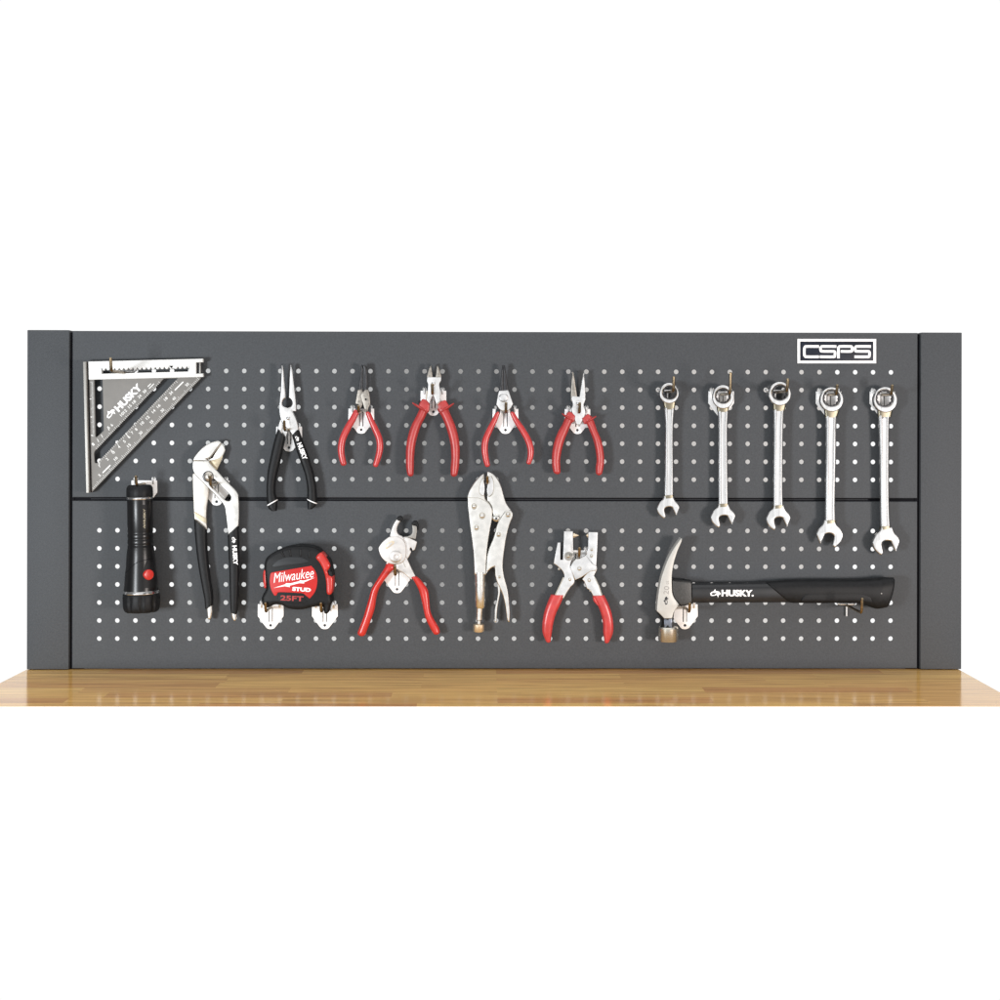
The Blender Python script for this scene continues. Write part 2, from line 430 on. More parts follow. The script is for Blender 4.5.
# lip of the folded edges seen inside the joint
xl, xr = P(69, 500, 0).x, P(921, 500, 0).x
build('joint_strip', box_bm(xl, xr, 0.0034, 0.009, zs2-0.004, zs1+0.004), 'slot', pb)  # black strip stands in for the shade inside the joint
build('joint_lip', box_bm(xl+.03, xr-.075, 0.0026, 0.0033, (zs1+zs2)/2-0.0003, (zs1+zs2)/2+0.0005), 'lip', pb)
for a, b, inner in ((26.9, 68.9, 1), (920.7, 961.7, -1)):
    zt = P(48, 330.0, 4).z if inner == 1 else P(940, 332.5, 4).z
    x0, x1 = P(a, 500, 4).x, P(b, 500, 4).x
    bm = box_bm(x0, x1, -0.004, 0.03, ZT+0.0008, zt, 0.0012)
    if inner == 1: box_bm(x1-0.0005, x1+0.012, 0.017, 0.029, ZT+0.001, ztop-0.003, 0, bm)
    else: box_bm(x0-0.012, x0+0.0005, 0.017, 0.029, ZT+0.001, ztop-0.003, 0, bm)
    build('upright', bm, 'panel', pb)
    if inner == 1: build('shadow_gap', box_bm(x1+0.0002, x1+0.0060, 0.0022, 0.014, ZT+0.001, ztop-0.002), 'slot', pb)  # black filler paints the shade of the gap beside the panel
    else: build('shadow_gap', box_bm(x0-0.0060, x0-0.0002, 0.0022, 0.014, ZT+0.001, ztop-0.002), 'slot', pb)
# badge
badge = plate('badge', [(797.6, 339.1), (876.0, 339.1), (876.0, 363.1), (797.6, 363.1)], 0.05, 1.2, 'navy', pb, 0.2)
plate('badge_frame', [[(797.4, 338.9), (876.2, 338.9), (876.2, 363.3), (797.4, 363.3)], [(800.1, 341.5), (873.4, 341.5), (873.4, 360.7), (800.1, 360.7)]], 1.0, 1.9, 'white', badge, 0.1)
def csps():
    def z(x, y): return (780+x/8.333, 330+y/8.333)
    S = [(470, 137), (355, 137), (343, 142), (338, 152), (340, 168), (350, 177), (445, 178), (456, 183), (459, 196), (456, 214), (447, 223), (332, 223)]
    lets = [[(325, 137), (222, 137), (208, 143), (203, 158), (203, 202), (208, 217), (222, 223), (325, 223)], S,
            [(487, 236), (487, 152), (492, 141), (502, 137), (588, 137), (598, 142), (602, 152), (600, 168), (590, 178), (505, 178)],
            [(x+288, y) for x, y in S]]
    bm = bmesh.new()
    for l in lets:
        pts = smooth([z(*p) for p in l], False, 3)
        plate_bm([stroke(pts, 2.65)], 1.15, 1.6, 0.05, bm)
    return bm
build('lettering', csps(), 'white', badge)

# pale sheet added behind the board, sized to set the holes' brightness
w = build('wall', box_bm(-0.68, 0.75, 1.10, 1.13, -0.575, 0.10), 'wallm', None); tag(w, kind='structure')

# ------------------------------------------------------------------ peg hooks
HG = 'bright metal peg hooks hooked into the pegboard holes'
def mmv(x, d, z): return Vector((x/1000, -d/1000, z/1000))
HP = 1.413      # mm per photo pixel at the board
def peg_bm(Lp, rise, z0):
    n = 8; pts = [mmv(0, 1, z0), mmv(0, Lp*.5, z0-.3), mmv(0, Lp-9, z0-.2)]
    for i in range(1, 6):
        a = R(14*i); pts.append(mmv(0, Lp-9 + 7*math.sin(a), z0-.2 + 7*(1-math.cos(a))))
    pts.append(mmv(0, Lp, z0+rise))
    pts = pts + [pts[-1] + mmv(0, .15, .9)]
    return tube_bm(pts, [.002]*(len(pts)-1) + [.001], 12)
def lug_bm(sx):
    bm = bmesh.new()
    if True:
        pts = [mmv(sx, 1.2, -7)] + [mmv(sx, 2.2, -3)] + [mmv(sx, 2.4*math.cos(R(a)), .6+2.0*math.sin(R(a))-.6) for a in (10, 40, 70, 95)] + [mmv(sx, -6, .8)]
        tube_bm(pts, .0015, 8, bm)
    return bm
HOOKMESH = {}
def mesh_obj(name, bm, material, parent):
    bmesh.ops.recalc_face_normals(bm, faces=bm.faces)
    me = bpy.data.meshes.new(name); bm.to_mesh(me); bm.free()
    return link(name, me, material, parent, 45)
def local_plate(loops, d0, d1, bev):
    cu = bpy.data.curves.new('tmp', 'CURVE'); cu.dimensions = '2D'; cu.fill_mode = 'BOTH'
    for lp in loops:
        s = cu.splines.new('POLY'); s.points.add(len(lp)-1); s.use_cyclic_u = True
        for i, p in enumerate(lp): s.points[i].co = (p[0], p[1], 0, 1)
    cu.extrude = (d1-d0)/2-bev; cu.bevel_depth = bev; cu.bevel_resolution = 1; cu.offset = -bev
    me = curve_mesh(cu); bm = bmesh.new(); bm.from_mesh(me); bpy.data.meshes.remove(me)
    for v in bm.verts: x, y, z = v.co; v.co = (x/1000, -(z+(d0+d1)/2)/1000, y/1000)
    bmesh.ops.remove_doubles(bm, verts=bm.verts, dist=1e-7)
    return bm
def build_hook(kind, Lp, rise):
    o = thing('peg_hook', 'x', 'peg hook', Vector((0, 0, 0)), HG)
    if kind == 'plate':
        out = smooth([(-18, -2, 1), (18, -2, 1), (18.2, -18), (17, -20.5), (6.5, -34.5), (3, -36.8), (0, -37.3), (-3, -36.8), (-6.5, -34.5), (-17, -20.5), (-18.2, -18)], True, 4)
        slot1 = [(-3.0, -7), (-1.9, -7), (-1.9, -27), (-3.0, -27)]; slot2 = [(1.9, -7), (3.0, -7), (3.0, -27), (1.9, -27)]
        mesh_obj('hook_plate', local_plate([out, slot1, slot2, circle(0, -31.8, 1.9, n=14)], .6, 1.9, .3), 'zinc', o)
        mesh_obj('rib', local_plate([[(-1.8, -8), (1.8, -8), (1.8, -26.5), (-1.8, -26.5)]], 1.0, 2.6, .5), 'zinc', o)
        for sx in (-12.7, 12.7): mesh_obj('mounting_lug', lug_bm(sx), 'wire', o)
        mesh_obj('peg', peg_bm(Lp, rise, -6.5), 'peg', o)
    else:
        bm = tube_bm([mmv(-9, 3.2, -1.5), mmv(9, 3.2, -1.5)], .0016, 10)
        tube_bm([mmv(0, 3.2, -2), mmv(0, 3.0, -18.5)], .0015, 10, bm)
        mesh_obj('crossbar', bm, 'wire', o)
        for sx in (-1, 1):
            mesh_obj('mounting_lug', tube_bm([mmv(sx*9, 3.2, -1.5), mmv(sx*11.6, 2.6, -.8), mmv(sx*12.6, .8, .4), mmv(sx*12.7, -6, .9)], .0015, 8), 'wire', o)
        mesh_obj('peg', peg_bm(Lp, rise, -3.0), 'peg', o)
    return o
hook_proto = {}
def copy_tree(o, parent=None):
    c = o.copy(); COL.objects.link(c); c.parent = parent
    for ch in o.children: copy_tree(ch, c)
    return c
def hook(kind, c, r, lower, label, Lp=50, rise=12.5):
    key = (kind, Lp, rise)
    if key in hook_proto: o = copy_tree(hook_proto[key])
    else: o = hook_proto[key] = build_hook(*key)
    o.location = hole(c, r, lower); o['label'] = label
    return o
HK = [
 ('T', 1.5, 0, False, 'long wire peg hook poking through the slot of the triangular square', 86, 17),
 ('plate', 2.5, 6, False, 'plate hook at the tail of the black flashlight'),
 ('plate', 6.5, 6, False, 'plate hook behind the slotted head of the large groove joint pliers'),
 ('plate', 10.5, 3, False, 'plate hook between the black handles of the long nose pliers'),
 ('plate', 14.5, 2, False, 'plate hook under the leftmost slim red ring pliers with bent tips', 48, 8),
 ('plate', 18.5, 1, False, 'plate hook under the red handled diagonal cutters'),
 ('plate', 22.5, 2, False, 'plate hook under the slim red ring pliers with straight black tips'),
 ('plate', 26.5, 2, False, 'plate hook under the red pliers with the long open jaws'),
 ('plate', 9.5, 4, True, 'plate hook holding the left foot of the tape measure'),
 ('plate', 12.5, 4, True, 'plate hook holding the right foot of the tape measure'),
 ('plate', 16.5, 2, True, 'plate hook under the black tipped cutter with long red handles'),
 ('T', 21.5, 6, False, 'wire hook caught inside the jaws of the locking pliers', 50, 9),
 ('plate', 26.5, 1, True, 'plate hook between the square arms of the punch pliers'),
 ('T', 31.5, 1, False, 'wire hook carrying the leftmost and smallest wrench', 70, 19),
 ('plate', 34.5, 1, False, 'plate hook carrying the second wrench from the left', 78, 28),
 ('T', 37.5, 1, False, 'wire hook carrying the middle wrench of the five', 86, 16),
 ('plate', 40.5, 1, False, 'plate hook carrying the fourth wrench from the left'),
 ('plate', 43.5, 1, False, 'plate hook carrying the rightmost and largest wrench'),
 ('plate', 32.5, 4, True, 'plate hook supporting the hammer just behind its head'),
 ('T', 41.5, 4, True, 'wire hook supporting the far end of the hammer grip', 86, 20),
]
for h_ in HK: hook(*h_)

# ------------------------------------------------------------------ speed square
def speed_square():
    t = thing('speed_square', 'grey aluminium triangular speed square with a white top rail hanging at the upper left', 'speed square', P(90, 492, 8))
    D0, D1 = 9, 13
    outer = [(88.4, 378), (200.4, 376), (200.6, 378.6), (91.6, 492.2)]
    win1 = [(94.1, 379.5), (102.5, 379.3), (103.8, 430.6), (96.6, 437.2), (95.4, 436.8)]
    win2 = [(163.8, 378.6), (177.6, 378.3), (97.8, 462.4), (96.4, 463.2), (95.0, 463.0), (94.4, 461.8), (93.9, 453.2), (94.6, 451.2)]
    body = plate('body', [outer, win1, win2], D0, D1, 'alu', t, 0.4)
    # top rail with toothed slot
    def ry(x, y): return y - (x-88.2)*0.0232
    top = [(88.2, 361.5), (202.8, 358.7), (202.8, 362.2), (195.9, 362.4), (196.0, 373.6), (202.9, 373.4), (203.1, 377.0), (88.7, 379.7)]
    teeth = [(101.6, ry(101.6, 374.0)), (101.6, ry(101.6, 368.6))]
    x = 102.2
    teeth += [(102.0, ry(102, 368.6)), (102.6, ry(102, 370.6))]
    x = 103.5
    while x < 187:
        teeth += [(x, ry(x, 371.0)), (x+1.1, ry(x, 370.6)), (x+2.3, ry(x, 368.4)), (x+3.5, ry(x, 370.6))]
        x += 4.5
    teeth += [(188.6, ry(188.6, 370.8)), (189.3, ry(189.3, 368.3)), (188.6, ry(188.6, 373.8))]
    plate('top_rail', [top, teeth], 8, 16, 'aluw', t, 0.5)
    bm = plate_bm([[(196.3, 362.6), (202.4, 362.4), (202.4, 373.2), (196.4, 373.4)]], 8, 10, .2)
    build('notch_floor', bm, 'dsteel', t)
    plate('notch_pin', [(199.2, 362.4), (200.6, 362.4), (200.7, 373.4), (199.3, 373.4)], 10, 14, 'alus', t, 0.5)
    # fence, with the shaded gap beside it painted as a black strip
    plate('fence', [(82.9, 361.8), (85.9, 361.6), (89.0, 492.9), (86.1, 493.0)], 2, 20, 'alus', t, 0.5)
    plate('fence_groove', [(85.7, 362.0), (88.6, 361.8), (91.4, 492.2), (88.8, 492.6)], 3, 13.4, 'slot', t, 0.1)
    # engraved scales
    bm = bmesh.new(); it = []
    def along(a, b, n, ln, nx, ny, big=5, w=.32):
        dx, dy = b[0]-a[0], b[1]-a[1]; ang = math.degrees(math.atan2(ny, nx))
        for i in range(n+1):
            f = i/n; L_ = ln*(1.0 if i % big == 0 else .62)
            it.append((a[0]+dx*f+nx*L_/2, a[1]+dy*f+ny*L_/2, L_, w, ang))
    q = .7071
    along((199, 379.6), (94, 489), 84, 3.4, -q*1.02, -q*.98)
    along((175.5, 380.8), (98.5, 461.5), 52, 2.6, q, q, 4)
    along((160, 383.2), (97, 449), 46, 2.6, -q, -q, 4)
    along((92.9, 382), (94.3, 436), 44, 2.6, -1, 0, 11)
    for x, y in ((90.4, 399), (91.2, 417), (91.8, 435.3)): it.append((x, y, 1.6, .9, 0))
    # long curved pointer strokes of the degree scale
    for x, y, l, a in ((98.6, 462.5, 6, 70), (117.3, 443.5, 6, 62), (99.3, 466, 3, 50), (127, 435, 5, 60), (112, 452, 4, 60), (108.5, 429, 3.4, 62), (102, 436, 3.4, 62), (98, 440.5, 3.4, 62)):
        it.append((x, y, l, .6, a))
    for x, y, l in ((106.5, 469.0, 11), (179.0, 386.0, 12)): it.append((x, y, l, 1.3, -45))
    for x, y, l in ((149.3, 385.2, 4.5), (151.5, 386.2, 7)): it.append((x, y, l, .9, -45))
    quad_ticks(bm, it, D1); build('scale_ticks', bm, 'marks', t)
    bm = bmesh.new()
    for s, x, y in (('5', 99.6, 475.3), ('10', 115.8, 458.6), ('15', 129, 445.4), ('20', 140.7, 433), ('25', 151.6, 422), ('30', 162.4, 410.5), ('40', 174, 398.6), ('50', 187.2, 384.6),
                    ('2', 107.3, 459.2), ('3', 113.6, 452.2), ('4', 119.2, 447), ('5', 124.4, 441.4), ('6', 129, 437), ('7', 132.3, 432.7), ('8', 136.2, 429.3), ('10', 142.2, 423.2), ('12', 147.6, 417.6), ('14', 153.7, 411.2), ('16', 158.6, 406), ('18', 165.8, 398.8), ('24', 171, 393),
                    ('1', 93.2, 444.3), ('5', 108.6, 427.6), ('6', 111.8, 425), ('10', 122, 414.4), ('12', 125, 411.2), ('15', 129.8, 406.2), ('18', 134, 402), ('24', 139.6, 396.4), ('30', 144.6, 391.4)):
        text_bm(s, x, y, 1.9*len(s), 2.9, 45, D1, bold=.02, bm=bm)
    build('scale_numbers', bm, 'marks', t)
    text('lettering', 'HUSKY', 128.2, 397.6, 34, 7.4, 46, D1, 'white', t, bold=.045)
    emblem('logo', 110.6, 413.4, 11, 8, 46, D1, 'white', t)
speed_square()

# ------------------------------------------------------------------ flashlight
def flashlight():
    t = thing('flashlight', 'black cylindrical flashlight with red button hanging head down', 'flashlight', P(141.3, 612, 27))
    d = 30; k = K(d)
    a, b = P(139.6, 484.6, d), P(141.6, 612.2, d); H = 127.6
    def f(y): return (y-484.6)/H
    def L(name, prof, m_, **kw): return build(name, lathe_bm(a, b, [(f(y), r*k) for y, r in prof], 64, **kw), m_, t, 30)
    L('tail_cap', [(485, 3), (485, 10.5), (486, 11.8), (488, 12.8), (492, 13.1), (496, 13.0), (497.2, 12.6), (497.2, 3)], 'black', mod=lambda f_, an: 1 - .012*(math.cos(10*an) > .6))
    L('trim_ring', [(496.9, 5), (496.9, 12.7), (497.6, 12.95), (498.6, 12.95), (499.2, 12.5), (499.2, 5)], 'chrome')
    L('barrel', [(498.9, 5), (498.9, 12.3), (500, 12.45), (531, 12.5), (532, 12.2), (533, 12.2), (534, 12.6), (537, 12.6), (538, 12.25), (539, 12.25), (540, 12.65), (543, 12.65), (544, 12.3), (545, 12.3), (546, 12.8), (548.5, 12.9), (549, 5)], 'blackg')
    L('head', [(548, 5), (548, 13.1), (550, 13.4), (556, 13.8), (566, 14.7), (580, 16.1), (590.6, 17.1), (590.6, 5)], 'blackg')
    L('trim_ring', [(590.2, 5), (590.2, 17.2), (591, 17.6), (592.6, 17.7), (593.4, 17.3), (593.4, 5)], 'chrome')
    L('bezel', [(593, 5), (593, 17.5), (594, 18), (600, 18.2), (606, 18), (609.5, 17.2), (611.5, 15.8), (611.5, 13), (609.5, 12)], 'black', mod=lambda f_, an: 1 - (.075 if math.cos(9*an+.6) > .72 and f_ > f(595) else 0))
    # curved seam of the head and the switch
    def on(px, y, lift=0.0):
        ax = P(139.6+(141.6-139.6)*f(y), y, d)
        pr = [(548, 13.1), (550, 13.4), (556, 13.8), (566, 14.7), (580, 16.1), (590.6, 17.1)] if y > 548 else [(499, 12.45), (548, 12.5)]
        r = pr[0][1]
        for (y0, r0), (y1, r1) in zip(pr, pr[1:]):
            if y0 <= y <= y1: r = r0+(r1-r0)*(y-y0)/(y1-y0)
        r = r*k + lift; dx = (px - (139.6+2*f(y)))*k
        dx = max(-r*.98, min(r*.98, dx))
        return Vector((ax.x+dx, ax.y-math.sqrt(r*r-dx*dx), ax.z))
    def patch(name, pts, m_, lift, n=5):
        bm = bmesh.new(); g = []
        for row in pts: g.append([bm.verts.new(on(x, y, lift)) for x, y in row])
        for r0, r1 in zip(g, g[1:]):
            for j in range(len(r0)-1): bm.faces.new((r0[j], r0[j+1], r1[j+1], r1[j]))
        return build(name, bm, m_, t)
    seam = smooth([(127.5, 572), (131, 569.5), (136, 564.5), (141, 561), (147, 559), (152, 558)], False, 5)
    build('seam', tube_bm([on(x, y, -0.0001) for x, y in seam], 0.0004, 6), 'slot', t)
    rows = []
    for i in range(13):
        y = 560 + i*2.2
        xl_ = 147.6 if y < 576 else 145.5
        xl_ += max(0, y-584)*.9 + max(0, 566-y)*.3
        rows.append([(xl_ + (157.0-xl_)*j/8*(1 if y > 556 else 1), y) for j in range(9)])
    patch('switch_panel', rows, 'black', 0.0004)
    c = on(151.3, 573.4, 0.0003); n_ = Vector((c.x-P(140.8, 573, d).x, c.y+d/1000, 0)).normalized()
    rb = 5.1*k
    build('button', lathe_bm(c - n_*.002, c + n_*.0028, [(0, rb*1.05), (.75, rb), (.9, rb*.9), (.97, rb*.6), (1, rb*.05)], 28), 'redb', t)
    patch('name_strip', [[(144.6 + j*.8, y) for j in range(7)] for y in [504, 512, 520, 528]], 'black', 0.0003)
    bm = text_bm('HUSKY', 147.0, 515.5, 15, 1.9, 90, 0, bold=.04)
    emblem_bm(147.0, 525.6, 4.2, 2.6, 90, 0, bm)
    for v in bm.verts:   # wrap the lettering on to the barrel
        x = 147.0 + (v.co.x - P(147.0, 515, 0).x)/K(0); y = 515.5 - (v.co.z - P(147, 515.5, 0).z)/K(0)
        v.co = on(x, y, 0.0006)
    build('lettering', bm, 'ivory', t)
flashlight()

# ------------------------------------------------------------------ groove joint pliers
def groove_pliers():
    t = thing('groove_joint_pliers', 'large groove joint pliers with bright slotted head and black grips', 'pliers', P(222, 621, 10))
    # rear member: lower jaw and left handle
    plate('lower_jaw', smooth([(207, 459.8, 1), (212.4, 457.6, 1), (216.2, 450.6), (221.3, 443, 1), (224.2, 446.5), (225.1, 450), (224, 453.6), (222.8, 456.5), (221, 461.5), (216.4, 470.8, 1), (209, 464)], True, 4), 5, 13, 'nickel', t, 1.0)
    plate('jaw_step', smooth([(209.4, 460.6, 1), (216, 459.2), (220.0, 457.6), (223.4, 454.0, 1), (221.2, 460.6), (216.6, 470.4, 1), (212.6, 466.6)], True, 4), 9, 13.6, 'bronze', t, .4)
    plate('rear_shank', smooth([(193.0, 473.5), (192.4, 480), (192.9, 495), (193.6, 512), (194.4, 521, 1), (207, 530, 1), (206.2, 517), (207, 503), (208.5, 491), (207, 480), (200, 474)], True, 4), 5, 12, 'nickeld', t, 1.2)
    plate('shank_bevel', smooth([(194.2, 511.5, 1), (199.5, 514.5), (206.2, 518.6, 1), (206.4, 523.4, 1), (200, 520), (195.6, 516, 1)], True, 3), 9, 12.6, 'bronze', t, .3)
    # front member: upper jaw, slotted neck, right handle
    plate('upper_jaw', smooth([(192.7, 460.8, 1), (193.2, 458.2), (196, 454), (201.5, 448.2), (209, 443.3), (216, 441.1), (219.2, 441.2), (221.4, 443.2, 1), (216.8, 448.6), (212.4, 454.6), (209.2, 458.2), (206.0, 459.0, 1), (208.6, 460.8, 1)], True, 4), 8, 19, 'nickel', t, 1.4)
    outer = smooth([(192.6, 460.9, 1), (208.6, 460.9, 1), (211, 464.6), (217, 471), (226, 480.8), (235.6, 490.4), (238.3, 494, 1), (238.8, 503), (238.9, 515), (238.4, 526, 1), (228.0, 536, 1), (227.0, 526), (225.6, 514), (224.4, 507), (221, 501.8), (214, 494), (205, 485), (199, 478.6), (195, 474.6), (192.7, 470), (192.2, 465)], True, 4)
    slot = smooth([(210.5, 477.8), (214.5, 479.6), (222, 487.2), (229.4, 494.8), (230.8, 497.8), (229.6, 500.6), (226.6, 501), (223, 498.4), (216, 491.2), (209.5, 484.2)], True, 4)
    plate('slotted_neck', [outer, slot], 10, 19.5, 'nickel', t, 1.3)
    disc('pivot_bolt', 208.0, 476.6, 4.9, 14, 23.5, 'nickeld', t, .4)
    disc('pivot_washer', 208.0, 476.6, 5.7, 14, 20.3, 'dsteel', t, .1)
    disc('pivot_stud', 209.2, 476.2, 2.5, 15, 24.5, 'rivet', t)
    # grips
    limb('grip', [(194.3, 519.0), (195.2, 535), (197.2, 555), (200.2, 575), (203.0, 590), (204.8, 600), (205.6, 609)], [(207.0, 529.5), (207.0, 540), (207.8, 555), (209.6, 572), (211.8, 587), (213.0, 597), (212.8, 605)], 11, 15, 'black', t, kind=3.2, caps=('f', 'f'))
    limb('grip', [(228.0, 535), (228.6, 550), (229.5, 570), (230.0, 590), (230.4, 603), (231.2, 612)], [(238.8, 526), (239.2, 545), (239.2, 570), (238.8, 590), (238.2, 603), (237.0, 614)], 15, 15, 'black', t, kind=3.2, caps=('f', 'f'))
    limb('handle_tip', [(206.6, 607.5), (207.0, 613), (208.0, 618)], [(212.4, 604), (213.0, 611), (211.4, 618.5)], 11, 9, 'nickel', t, kind=3)
    limb('handle_tip', [(231.4, 610.5), (231.8, 616), (233.4, 619.5)], [(236.8, 612.5), (237.0, 617), (236.4, 619.8)], 15, 9, 'nickel', t, kind=3)
    text('lettering', 'HUSKY', 235.1, 555.2, 19.6, 4.6, -86, 22.5, 'white', t, bold=.05)
    emblem('logo', 233.8, 540.0, 6.2, 5.2, -84, 22.5, 'white', t)
groove_pliers()

# ------------------------------------------------------------------ long nose pliers with black grips
def long_nose():
    t = thing('long_nose_pliers', 'long nose pliers with bright head and black rubber grips ringed in white', 'pliers', P(292, 512, 10))
    plate('rear_jaw', smooth([(290.0, 365.3, 1), (291.7, 365.8), (293.4, 378), (295.1, 393), (296.2, 405), (296.1, 411.8, 1), (292.6, 411.6), (286, 415), (284, 422), (281, 440, 1), (277.5, 431, 1), (278.2, 425), (281, 416), (284, 409.5), (287.2, 407.9), (290.6, 406.5), (292.2, 402.8), (291.0, 399.6), (288.7, 398.0, 1), (288.9, 388), (289.4, 376)], True, 4), 8, 16, 'steelw', t, 1.4)
    plate('front_jaw', smooth([(281.4, 365.6, 1), (283.0, 366.2), (284.0, 376), (285.2, 390), (285.8, 398.0, 1), (283.6, 399.4), (282.2, 402.8), (283.5, 406.4), (287.2, 407.9, 1), (291.4, 410.2), (295, 415.5), (297.6, 423), (298.6, 430, 1), (292.8, 436.5, 1), (289, 430.5), (284, 426), (281, 421), (279.2, 414), (278.8, 408), (279.3, 400), (280.3, 390), (280.9, 376)], True, 4), 11, 20, 'steelw', t, 1.6)
    plate('rear_shank', smooth([(279.6, 421), (278.0, 426), (277.6, 430, 1), (285.6, 438, 1), (287.6, 431), (287.5, 424)], True, 3), 8, 15, 'steelw', t, 1.0)
    gl = [(278, 429), (274.5, 440), (271, 455), (268, 470), (266.8, 484), (266.8, 495), (267.4, 505.5)], [(285.7, 437), (284, 446), (281, 459), (277.4, 474), (275.6, 485), (275.6, 493), (277.6, 499.8)]
    limb('grip', *gl, 14, 17, 'black', t, kind=2.8, caps=('f', 'f'))
    gr = [(292.3, 435.5), (295.2, 446), (300, 460), (304.6, 473), (307, 485), (307.4, 492), (307.2, 498.6)], [(298.8, 429), (303, 441), (308.4, 455), (313, 470), (316, 485), (316.8, 494), (317.2, 503.2)]
    limb('grip', *gr, 14, 17, 'black', t, kind=2.8, caps=('f', 'f'))
    limb('white_band', [(267.2, 505.0), (267.6, 506.1)], [(277.6, 499.2), (277.6, 500.3)], 14, 17.6, 'white', t, kind=2.8, caps=('f', 'f'), sub=2)
    limb('white_band', [(307.1, 498.4), (307.2, 499.4)], [(317.2, 502.8), (317.1, 503.9)], 14, 17.6, 'white', t, kind=2.8, caps=('f', 'f'), sub=2)
    limb('grip_end', [(267.8, 506.2), (269, 508.6), (272, 510.8)], [(277.4, 500.4), (277.3, 505), (276.8, 510.5)], 14, 16.5, 'black', t, kind=2.8, caps=('f', 'r'), cap=.15)
    limb('grip_end', [(307.3, 499.6), (307.6, 505), (308.0, 509)], [(317.0, 504.0), (315.6, 506), (312.4, 508.8)], 14, 16.5, 'black', t, kind=2.8, caps=('f', 'r'), cap=.15)
    text('lettering', 'HUSKY', 302.2, 451.2, 17.5, 4.8, -69, 22.4, 'white', t, bold=.05)
    emblem('logo', 297.2, 438.6, 5.4, 4.6, -66, 22.4, 'white', t)
    disc('pivot', 288.2, 418.0, 3.0, 15, 20.8, 'steelw', t, .6)
long_nose()

# ------------------------------------------------------------------ small red pliers
def ring_pliers_bent():
    t = thing('ring_pliers', 'slim red handled ring pliers with worn head and hooked dark tips, leftmost red pliers', 'pliers', P(360, 466, 10))
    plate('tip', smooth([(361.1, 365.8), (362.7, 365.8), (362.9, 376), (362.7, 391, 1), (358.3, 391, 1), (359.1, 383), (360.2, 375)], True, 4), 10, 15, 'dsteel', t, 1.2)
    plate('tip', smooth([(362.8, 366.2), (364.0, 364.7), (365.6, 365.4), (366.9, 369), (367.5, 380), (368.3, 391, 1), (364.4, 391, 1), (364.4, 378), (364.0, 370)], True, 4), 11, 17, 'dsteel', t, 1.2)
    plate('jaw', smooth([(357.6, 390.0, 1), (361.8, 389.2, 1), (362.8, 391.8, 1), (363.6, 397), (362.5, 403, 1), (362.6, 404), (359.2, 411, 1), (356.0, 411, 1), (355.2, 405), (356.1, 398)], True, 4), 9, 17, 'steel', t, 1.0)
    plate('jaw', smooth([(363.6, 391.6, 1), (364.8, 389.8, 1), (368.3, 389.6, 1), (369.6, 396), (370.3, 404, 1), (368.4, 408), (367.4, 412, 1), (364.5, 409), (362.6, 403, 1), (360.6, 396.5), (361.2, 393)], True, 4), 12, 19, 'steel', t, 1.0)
    disc('rivet', 365.7, 399.4, 1.0, 18, 19.8, 'slot', t)
    plate('shank', [(355.4, 403.5), (358.6, 404), (359.2, 413), (355.5, 414)], 10, 18.0, 'dsteel', t, .8)
    plate('shank', [(366.5, 408), (370.4, 406), (370.6, 412.5), (366.4, 414)], 10, 18.0, 'dsteel', t, .8)
    limb('handle', *path_edges([(356.6, 411.5, 5.8), (352.6, 419.5, 6.6), (347.4, 428.5, 6.9), (343.0, 438, 7.0), (341.1, 448, 6.8), (341.9, 457, 6.5), (343.6, 463.5, 6.0)]), 15, None, 'red', t, kind=2.1)
    limb('handle', *path_edges([(368.0, 412.5, 5.0), (371.4, 421, 5.6), (375.6, 430, 6.4), (379.2, 439, 6.7), (379.9, 448, 6.6), (378.2, 457, 6.2), (375.6, 465, 5.4)]), 15, None, 'red', t, kind=2.1)
ring_pliers_bent()

